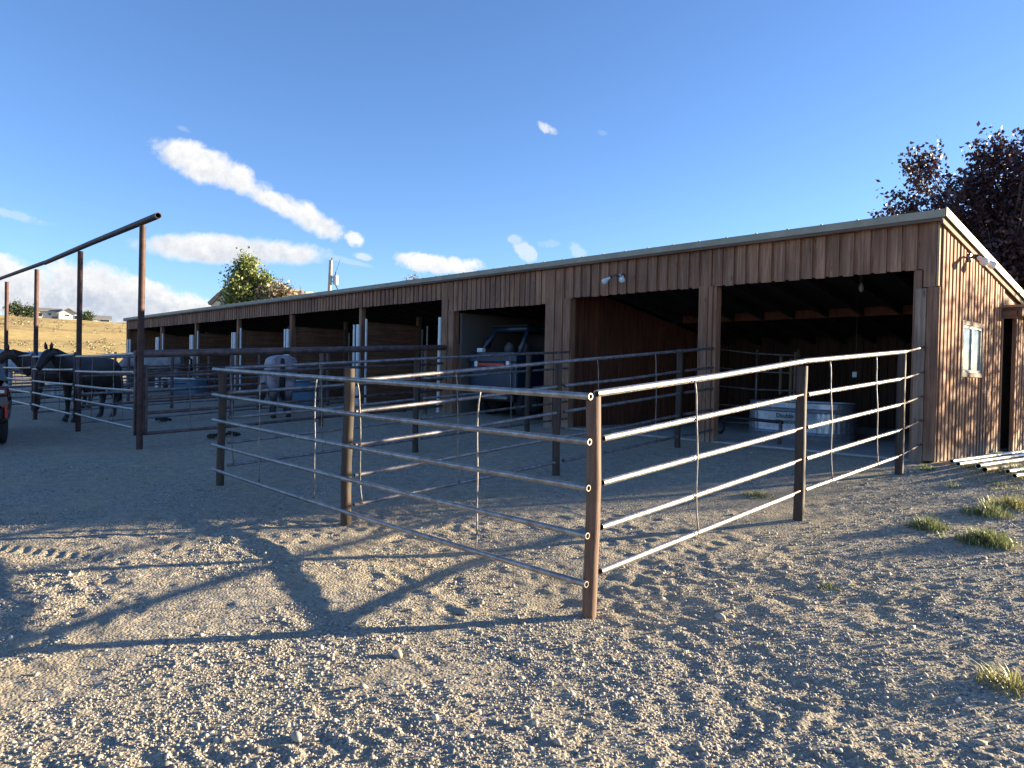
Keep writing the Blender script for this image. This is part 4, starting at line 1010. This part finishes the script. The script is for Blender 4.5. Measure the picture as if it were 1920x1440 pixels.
# ------------------------------------------------------------------ hilltop house
def house():
    q = atD(133, 586, 212); z0 = gz(q.x, q.y)-.4
    v = Vector((q.x, q.y, 0)).normalized(); hd = math.atan2(v.y, v.x)-PI/2   # local x to the right, y away
    e = empty('hilltop_house', (q.x, q.y, z0), 'white house with grey gables standing on the crest of the golden hill', 'house', rz=hd)
    s_ = 212/1368.*.76; e.scale = (1, 1, .8)
    def X(px_): return (px_-133)*s_
    def gab(x0, x1, y0, y1, h, rise, name='wall', along=False):
        w = MB()
        if along:   # ridge along x
            ym = (y0+y1)/2
            w.add([(x0, y0, 0), (x1, y0, 0), (x1, y1, 0), (x0, y1, 0), (x0, y0, h), (x1, y0, h), (x1, y1, h), (x0, y1, h), (x0, ym, h+rise), (x1, ym, h+rise)],
                  [(0, 1, 5, 4), (1, 2, 6, 9, 5), (2, 3, 7, 6), (3, 0, 4, 8, 7), (3, 2, 1, 0)])
            w.build(name, M['whitewall'], e, local=True)
            o = .5
            MB().add([(x0-o, y0-o, h-.1), (x1+o, y0-o, h-.1), (x1+o, ym, h+rise+.25), (x0-o, ym, h+rise+.25), (x1+o, y1+o, h-.1), (x0-o, y1+o, h-.1), (x0-o, y0-o, h-.35), (x1+o, y0-o, h-.35)], [(0, 1, 2, 3), (3, 2, 4, 5), (6, 7, 1, 0)]).build('roof', M['greyroof'], e, local=True)
        else:
            xm = (x0+x1)/2
            w.add([(x0, y0, 0), (x1, y0, 0), (x1, y1, 0), (x0, y1, 0), (x0, y0, h), (x1, y0, h), (x1, y1, h), (x0, y1, h), (xm, y0, h+rise), (xm, y1, h+rise)],
                  [(0, 1, 5, 8, 4), (1, 2, 6, 5), (2, 3, 7, 9, 6), (3, 0, 4, 7), (3, 2, 1, 0)])
            w.build(name, M['whitewall'], e, local=True)
            o = .5
            MB().add([(x0-o, y0-o, h-.15), (xm, y0-o, h+rise+.2), (xm, y1+o, h+rise+.2), (x0-o, y1+o, h-.15), (x1+o, y0-o, h-.15), (x1+o, y1+o, h-.15), (x0-o, y0-o, h-.45), (xm, y0-o, h+rise-.15), (x1+o, y0-o, h-.45)], [(0, 1, 2, 3), (1, 4, 5, 2), (0, 6, 7, 1), (1, 7, 8, 4)]).build('roof', M['greyroof'], e, local=True)
    gab(X(67), X(113), 0, 8, 3.6, .7, along=True)
    gab(X(111.5), X(146), -1.2, 10, 2.9, 1.5)
    gab(X(146.5), X(206), 2, 9, 1.9, 1.0, along=True)
    for x, z, w_, h_, y in ((X(92), 2.0, .8, .8, 0), (X(99), .9, 1.2, .9, 0), (X(124), 1.9, .8, .6, -1.2), (X(139), 1.1, 1., 1.2, -1.2), (X(187), .9, 2.2, .9, 2), (X(76), 1.5, .8, 1.0, 0)):
        o = MB().box((x, y-.09, z), (x+w_, y-.02, z+h_)).build('window', M['whitewall'], e, local=True)
        MB().box((x+.08, y-.11, z+.08), (x+w_-.08, y-.095, z+h_-.08)).build('pane', M['glassd'], o, local=True)
house()
# white barn behind the poplar
q = atD(455, 560, 62); v = Vector((q.x, q.y, 0)).normalized(); hd = math.atan2(v.y, v.x)-PI/2; zb = gz(q.x, q.y); hd -= R(16)
e = empty('white_barn', (q.x, q.y, zb), 'white barn with a curved grey roof half hidden behind the green poplar', 'barn', rz=hd)
s_ = 62/1368.*.8; arc = []; H0 = atD(455, 533, 62).z-zb
for px_, py_ in ((388, 573), (396, 566), (406, 557), (420, 548), (440, 539), (458, 535), (478, 539), (498, 548), (512, 557), (524, 573)): arc.append(((px_-455)*s_, atD(px_, py_-(455-px_)*.02, 62).z-zb))
n = len(arc); vs = [(arc[0][0], 0, 0)]+[(x, 0, z) for x, z in arc]+[(arc[-1][0], 0, 0)]
vs += [(x, 14, z) for x, y, z in vs]; m_ = n+2
fs = [tuple(range(m_)), tuple(range(m_, 2*m_))[::-1], (0, m_, m_+1, 1), (m_-2, 2*m_-2, 2*m_-1, m_-1)]
MB().add(vs, fs).build('wall', M['whitewall'], e, local=True)
vs = [(x*1.02, -.5, z+.04) for x, z in arc]+[(x*1.02, 14.5, z+.04) for x, z in arc]+[(x*1.05, -.5, z+.24) for x, z in arc]+[(x*1.05, 14.5, z+.24) for x, z in arc]
fs = []
for i in range(n-1): fs += [(i, i+n, i+n+1, i+1), (i+2*n, i+2*n+1, i+3*n+1, i+3*n), (i, i+1, i+2*n+1, i+2*n)]
MB().add(vs, fs).build('roof', M['greyroof'], e, local=True)

# utility pole with transformer
q = atD(618, 546, 48); t = atD(620.5, 488, 48)
e = empty('utility_pole', (q.x, q.y, gz(q.x, q.y)), 'pale wooden utility pole with a grey transformer rising behind the shed roof', 'utility pole')
MB().tube([(q.x, q.y, gz(q.x, q.y)-.3), (q.x, q.y, q.z), (t.x, t.y, t.z)], [.16, .125, .115], 14).build('pole', M['wpole'], e, smooth=True, auto=True)
a = atD(629.3, 516, 48); b = atD(629, 534, 48)
MB().tube([b, b.lerp(a, .1), b.lerp(a, .93), a], [.13, .165, .165, .14], 16).build('transformer', M['trans'], e, smooth=True, auto=True)
br = MB(); 
for y_ in (520, 528): br.tube([atD(619, y_, 48), atD(628, y_, 47.95)], .035, 6)
br.build('bracket', M['dsteel'], e)
ins = MB()
for x1, y1, x2, y2, r_ in ((622, 488, 622.5, 483, .035), (629, 516, 629.5, 510, .035), (631, 521, 634, 520, .03), (632, 528, 634.5, 527, .03)): ins.tube([atD(x1, y1, 48), atD(x2, y2, 48)], r_, 8)
ins.build('insulator', M['black'], e, smooth=True)
MB().tube([atD(629.5, 510, 48), atD(634, 498, 48), atD(637.5, 487, 48)], .012, 5).tube([b, atD(632, 540, 48), atD(634, 545, 48)], .03, 6).build('lead_wire', M['black'], e)

# far tan mountain
mb = MB(); pts = [(360, 600), (440, 578), (500, 552), (545, 541), (553, 540.5), (565, 543), (575, 546), (583, 545), (600, 552), (640, 556), (720, 560), (820, 570), (950, 585)]
n = 0; vs = []; rows = 12
for j in range(rows+1):
    for i, (px_, py_) in enumerate(pts):
        t = j/rows; top = atD(px_, py_, 2600); f_ = 1-t; D_ = 1-.35*t
        jit = 0 if j in (0,) else math.sin(i*2.1+j*1.3)*20+math.sin(i*5.+j)*10
        vs.append((top.x*D_, top.y*D_, (top.z)*(1-t)**1.1+jit*(1-t)-2))
m_ = len(pts)
fs = [(j*m_+i, (j+1)*m_+i, (j+1)*m_+i+1, j*m_+i+1) for j in range(rows) for i in range(m_-1)]
mm, nt, b_ = newmat('dry_mountain'); nn = noise(nt, .006, 8, .65, objvec(nt)); rr = ramp(nt, nn.outputs['Fac'], [(.35, (.33, .27, .21)), (.65, (.45, .37, .28))]); nt.links.new(rr.outputs[0], b_.inputs['Base Color']); b_.inputs['Roughness'].default_value = 1
mo = mb.add(vs, fs).build('mountain', mm, smooth=True); mo['kind'] = 'structure'

# ------------------------------------------------------------------ pipes lying on the grass
GL = 'steel pipes lying on the grass by the end wall'
pl = [((1784, 873), (1990, 843), 'thin pale pipe lying closest to the end wall, topmost of the pipes on the grass'), ((1796, 882), (1990, 850), 'pale pipe lying second from the end wall on the grass'),
      ((1834, 882), (2000, 857), 'thick pale pipe lying in the middle of the pipes on the grass'), ((1846, 893), (2010, 866), 'brownish pipe lying just in front of the thick middle pipe'),
      ((1889, 893), (2010, 872), 'pale pipe with an open black end near the right edge'), ((1902, 905), (2020, 880), 'nearest pipe on the grass, cut off by the right edge of the view')]
for i, (a_, b_, lb) in enumerate(pl):
    a = onground(*a_); b = onground(*b_); a.z = gz(a.x, a.y)+.05; b.z = gz(b.x, b.y)+.05; a.z += .02*(i % 2); d = (b-a).normalized()
    b = a+d*4.5; b.z = gz(b.x, b.y)+.07
    o = MB().tube([a, (a+b)/2, b], .03 if i == 2 else .025, 14, hollow=.8).build('steel_pipe', M['rust'] if i == 3 else M['steel'], origin=tuple(a), smooth=True, auto=True)
    tag(o, lb, 'pipe', GL)

# sagebrush and bunch grass on the hill, too many to count
n = 3600; x = rng.uniform(-250, -56, n); y = rng.uniform(-10, 120, n)
k = (vnoise(x/22, y/22, 91)+.5*vnoise(x/7, y/7, 92) > rng.uniform(-.35, .5, n)); x = x[k]; y = y[k]
cc_ = np.stack([x, y, gbase(x, y)+.12], 1); v, f = leaves(cc_, 26, .17, .20); v[:, 2] = np.maximum(v[:, 2], np.repeat(np.repeat(cc_[:, 2], 26), 4)-.15)
M['sage'] = leafmat('sagebrush', [(0, (.12, .11, .07)), (.6, (.22, .19, .11)), (1, (.34, .27, .13))], .1)
tag(npmesh('sagebrush', v, f, M['sage'], 4), 'low grey green sagebrush dotted over the dry golden hill', 'sagebrush', kind='stuff')
# ------------------------------------------------------------------ weeds, grass
def blades(cx, cy, rx, ry, n, h, mat, name, parent=None, lean=.8, w=.0032, origin=None, uni=False):
    a = rng.uniform(0, 2*PI, n); r = np.sqrt(rng.random(n)) if uni else rng.random(n)**.8
    x = cx+np.cos(a)*r*rx; y = cy+np.sin(a)*r*ry; z = gfull(x, y)-.005
    hh = h*rng.uniform(.2, 1.25, n)*(1-.55*r)*(.6+.8*_h((x*14).astype(int), (y*14).astype(int), 3))
    ld = a+rng.normal(0, 1.6, n); L = lean*hh*rng.uniform(.1, 1.5, n)
    dx, dy = np.cos(ld)*L, np.sin(ld)*L; sx_, sy_ = -np.sin(ld)*w, np.cos(ld)*w
    z1 = z+hh*.6; z2 = z+hh
    v = np.stack([np.stack([x-sx_, y-sy_, z], 1), np.stack([x+sx_, y+sy_, z], 1), np.stack([x+dx*.35+sx_*.9, y+dy*.35+sy_*.9, z1], 1), np.stack([x+dx*.35-sx_*.9, y+dy*.35-sy_*.9, z1], 1), np.stack([x+dx, y+dy, z2*.9+z1*.1], 1)], 1)
    v = v.reshape(-1, 3)
    if origin is not None: v = v-np.array(origin)[None]
    k = np.arange(n)[:, None]*5
    tri = np.concatenate([k+np.array([[0, 1, 2]]), k+np.array([[0, 2, 3]]), k+np.array([[3, 2, 4]])], 0)
    o = npmesh(name, v, tri, mat, 3)
    if origin is not None: o.location = origin
    return o
SEEDS = []
wl = [(1737, 990, .20, 'small weed clump on the dirt left of the bright green clump', 900, .13, 'weed'), (1851, 1018, .26, 'bright green weed clump, largest on the gravel at the right', 1700, .16, 'weed'),
      (1850, 965, .24, 'straggly weed clump just behind the bright green one', 900, .14, 'weed'), (1895, 950, .28, 'weed clump at the right edge below the lying pipes', 900, .13, 'drygrass'),
      (1422, 930, .22, 'low weed tuft under the bottom rail inside the pen', 600, .07, 'weed'), (1893, 1285, .17, 'pale grass tuft at the lower right edge of the view', 420, .12, 'drygrass'),
      (1140, 812, .16, 'tiny weed tuft at the slab edge beside the corner post top', 160, .10, 'weed'), (1735, 880, .12, 'weed tuft at the foot of the shed corner', 250, .10, 'weed')]
for px_, py_, r_, lb, n_, h_, mt in wl:
    p = onground(px_, py_); o = blades(p.x, p.y, r_*.85, r_*.7, int(n_*.6), h_*.8, M[mt], 'weed_clump', origin=(p.x, p.y, p.z)); tag(o, lb, 'weed', 'weed clumps on the bare ground')
o = blades(-1.3, 10.1, 1.5, 1.0, 9000, .09, M['weed'], 'grass', uni=True, lean=1.0); tag(o, 'short patchy green grass growing around the lying pipes by the end wall', 'grass', kind='stuff')
o = blades(-.9, 9.3, 1.5, 1.3, 5000, .07, M['drygrass'], 'grass', uni=True, lean=1.2); tag(o, 'thin dry grass on the gravel in front of the lying pipes', 'grass', kind='stuff')

for (sx_, sy_) in [(-1.1+random.gauss(0, .75), 7.6+random.gauss(0, 1.1)) for _ in range(26)]: SEEDS.append((sx_, sy_))
sv = []; 
for (a_, b_) in SEEDS:
    if a_ > -2.7:
        o = blades(a_, b_, .10, .09, int(rng.integers(18, 60)), .07, M['weed'], 'tmp', lean=1.0); n0 = len(o.data.vertices); co = np.empty(n0*3); o.data.vertices.foreach_get('co', co); sv.append(co.reshape(-1, 5, 3)); m0 = o.data; bpy.data.objects.remove(o); bpy.data.meshes.remove(m0)
sv = np.concatenate(sv); k = np.arange(len(sv))[:, None]*5
o = npmesh('grass', sv.reshape(-1, 3), np.concatenate([k+np.array([[0, 1, 2]]), k+np.array([[0, 2, 3]]), k+np.array([[3, 2, 4]])], 0), M['weed'], 3); tag(o, 'tiny scattered seedlings on the gravel right of the lit fence', 'grass', kind='stuff')
# dung piles
for px_, py_, lb in ((305, 789, 'dark manure pile behind the tall frame post'), (430, 818, 'dark manure pile just behind the far left fence post'), (405, 822, 'small flat manure pile left of the far left fence post'), (745, 772, 'dark manure pile in front of the stall right of the roan horse')):
    p = onground(px_, py_); mb = MB()
    for i in range(14):
        a = random.uniform(0, 6.28); r_ = random.uniform(0, .17); c = Vector((p.x+math.cos(a)*r_, p.y+math.sin(a)*r_, gz(p.x, p.y)+.025+.04*(.17-r_)/.17)); s_ = random.uniform(.025, .045)
        mb.tube([c-Vector((s_, 0, 0)), c-Vector((s_*.6, 0, 0)), c+Vector((s_*.6, 0, 0)), c+Vector((s_, 0, 0))], [s_*.3, s_*.9, s_*.9, s_*.3], 7)
    o = mb.build('manure_pile', M['dung'], origin=tuple(p), smooth=True); tag(o, lb, 'manure', 'manure piles on the ground')
# a few bigger rocks and a twig
for px_, py_, s_, lb in ((1110, 853 and 1335, .0, ''),):
    pass
for px_, py_, s_, lb in ((745, 1228, .035, 'pale flat stone lying on the dirt left of centre'), (556, 1386, .03, 'round tan stone near the bottom left of the view'), (1350, 1160, .035, 'stone right of the corner post foot'), (1045, 1395, .02, 'light stone at the bottom centre')):
    p = onground(px_, py_); z = float(gfull(np.array([p.x]), np.array([p.y]))[0]); vs = []; mb = MB()
    c = Vector((p.x, p.y, z+s_*.3)); mb.tube([c+Vector((-s_, 0, -.2*s_)), c+Vector((-s_*.7, .1*s_, 0)), c+Vector((0, 0, .05*s_)), c+Vector((s_*.8, -.1*s_, 0)), c+Vector((s_*1.1, 0, -.2*s_))], [s_*.2, s_*.6, s_*.75, s_*.5, s_*.15], 9)
    o = mb.build('rock', M['boardpale'] if 0 else M['stone'], origin=tuple(c), smooth=True); tag(o, lb, 'rock', 'larger stones lying in the gravel')
a = onground(862, 1362); b = onground(900, 1348)
o = MB().tube([a+Vector((0, 0, .02)), (a+b)/2+Vector((0, 0, .03)), b+Vector((0, 0, .04))], [.003, .004, .002], 6).build('twig', M['twig'], origin=tuple(a)); tag(o, 'thin curved dry twig lying on the gravel near the bottom centre', 'twig')

# ------------------------------------------------------------------ light
EL = R(9.6); sd = Vector((.512, .859, 0)).normalized()*math.cos(EL); sd.z = math.sin(EL)
sun = bpy.data.objects.new('sun', bpy.data.lights.new('sun', 'SUN')); COL.objects.link(sun)
sun.rotation_euler = sd.to_track_quat('Z', 'Y').to_euler()
sun.data.energy = 5.0; sun.data.angle = R(.5); sun.data.color = (1, .835, .565)
W = bpy.data.worlds.new('World'); S.world = W; W.use_nodes = True; nt = W.node_tree; ln = nt.links.new
bg = nt.nodes['Background']; sky = nt.nodes.new('ShaderNodeTexSky'); sky.sky_type = 'NISHITA'; sky.sun_disc = False
sky.sun_elevation = EL; sky.sun_rotation = math.atan2(sd.x, sd.y); sky.altitude = 1200; sky.air_density = 1.0; sky.dust_density = .35; sky.ozone_density = 3.2
tc = nt.nodes.new('ShaderNodeTexCoord'); D = tc.outputs['Generated']
def vm(op, a, b=None):
    n = nt.nodes.new('ShaderNodeVectorMath'); n.operation = op
    for i, v in enumerate((a, b)):
        if v is None: continue
        if isinstance(v, (tuple, Vector)): n.inputs[i].default_value = tuple(v)
        else: ln(v, n.inputs[i])
    return n.outputs['Value'] if op in ('DOT_PRODUCT', 'LENGTH') else n.outputs[0]
def mt(op, *a, clamp=False):
    n = nt.nodes.new('ShaderNodeMath'); n.operation = op; n.use_clamp = clamp
    for i, v in enumerate(a):
        if isinstance(v, (int, float)): n.inputs[i].default_value = v
        else: ln(v, n.inputs[i])
    return n.outputs[0]
cn1 = noise(nt, 16, 6, .62, D, .4); cn2 = noise(nt, 60, 5, .65, D); 
na = mt('SUBTRACT', cn1.outputs['Fac'], .5); nb = mt('SUBTRACT', cn2.outputs['Fac'], .5)
nz = mt('ADD', mt('MULTIPLY', na, 4.2), mt('MULTIPLY', nb, 2.2))
# px, py, half width, half height, angle(deg, clockwise on picture), opacity, noise weight, grey
CL = [(390, 312, 100, 34, 22, 1., .5, .3), (452, 338, 80, 29, 30, .95, .6, .2), (520, 378, 90, 20, 27, .9, .7, .0), (575, 406, 82, 27, 28, .95, .5, .15), (335, 290, 55, 26, 10, .7, .7, .4),
      (430, 468, 175, 28, 3, .95, .4, .5), (500, 466, 110, 18, 6, .85, .4, .1), (663, 450, 22, 15, 20, .75, .9, 0), (681, 481, 20, 8, 10, .5, .9, 0), (640, 486, 75, 6, 14, .3, .6, 0),
      (815, 494, 85, 19, 5, .85, .8, .2), (855, 505, 50, 10, 8, .6, .9, 0), (985, 470, 26, 14, 40, .5, 1.2, 0), (968, 450, 14, 10, 20, .4, 1, 0), (1083, 470, 20, 12, 35, .35, 1.2, 0), (1027, 457, 22, 9, 0, .25, 1.2, 0),
      (1025, 240, 24, 9, 32, .6, .9, 0), (1130, 249, 14, 5, 10, .2, 1, 0), (40, 407, 70, 9, 14, .35, .9, 0), (345, 242, 14, 6, 20, .25, .8, 0), (330, 466, 70, 10, 2, .5, .6, .3),
      (40, 545, 150, 52, 12, 1., .55, .5), (165, 545, 110, 50, 10, 1., .5, .45), (215, 575, 170, 42, 8, 1., .4, .75), (315, 570, 95, 33, 12, 1., .5, .25), (380, 585, 60, 28, 20, .9, .5, .2), (0, 500, 80, 24, 20, .9, .8, .1), (140, 520, 70, 22, 25, .9, .7, .1), (280, 545, 60, 22, 20, .9, .6, 0)]
tot = None; gsum = None
for (cx, cy, hw, hh, an, op, nw, gy) in CL:
    c = ray(cx, cy).normalized(); ca, sa = math.cos(R(an)), math.sin(R(an))
    u = (ray(cx+20*ca, cy+20*sa).normalized()-c).normalized(); v = c.cross(u).normalized()
    if v.z < 0: v = -v
    su = hw/1368.; sv = hh/1368.
    rel = vm('SUBTRACT', D, c)
    a_ = mt('MULTIPLY', vm('DOT_PRODUCT', rel, u), 1/su); b_ = mt('MULTIPLY', vm('DOT_PRODUCT', rel, v), 1/sv)
    r2 = mt('ADD', mt('MULTIPLY', a_, a_), mt('MULTIPLY', b_, b_))
    val = mt('SUBTRACT', mt('ADD', 1.0, mt('MULTIPLY', nz, nw)), r2)
    mk = mt('MULTIPLY', mt('MULTIPLY', val, 1.3, clamp=True), op)
    g_ = mt('MULTIPLY', mk, mt('ADD', gy, mt('MULTIPLY', mt('MULTIPLY', b_, -.28), 1.), clamp=True))
    tot = mk if tot is None else mt('MAXIMUM', tot, mk)
    gsum = g_ if gsum is None else mt('MAXIMUM', gsum, g_)
mm_ = nt.nodes.new('ShaderNodeMapRange'); mm_.interpolation_type = 'SMOOTHSTEP'; ln(tot, mm_.inputs[0])
cc = nt.nodes.new('ShaderNodeMix'); cc.data_type = 'RGBA'
CW, CG = (3.7, 3.65, 3.55, 1), (1.9, 2.15, 2.6, 1)
cc.inputs[6].default_value = CW; cc.inputs[7].default_value = CG
gg = mt('ADD', gsum, mt('ADD', mt('MULTIPLY', nb, 1.3), mt('MULTIPLY', na, -1.1)), clamp=True); ln(gg, cc.inputs[0])
# sky tint
st_ = nt.nodes.new('ShaderNodeMix'); st_.data_type = 'RGBA'; st_.blend_type = 'MULTIPLY'; st_.inputs[0].default_value = 1
ln(sky.outputs[0], st_.inputs[6]); st_.inputs[7].default_value = (.95, .965, 1.12, 1)
fin = nt.nodes.new('ShaderNodeMix'); fin.data_type = 'RGBA'; ln(mm_.outputs[0], fin.inputs[0]); ln(st_.outputs[2], fin.inputs[6]); ln(cc.outputs[2], fin.inputs[7])
ln(fin.outputs[2], bg.inputs['Color']); bg.inputs['Strength'].default_value = .066

S.view_settings.view_transform = 'Standard'; S.view_settings.look = 'None'; S.view_settings.exposure = 2.15; S.view_settings.gamma = 1
S.render.engine = 'CYCLES'
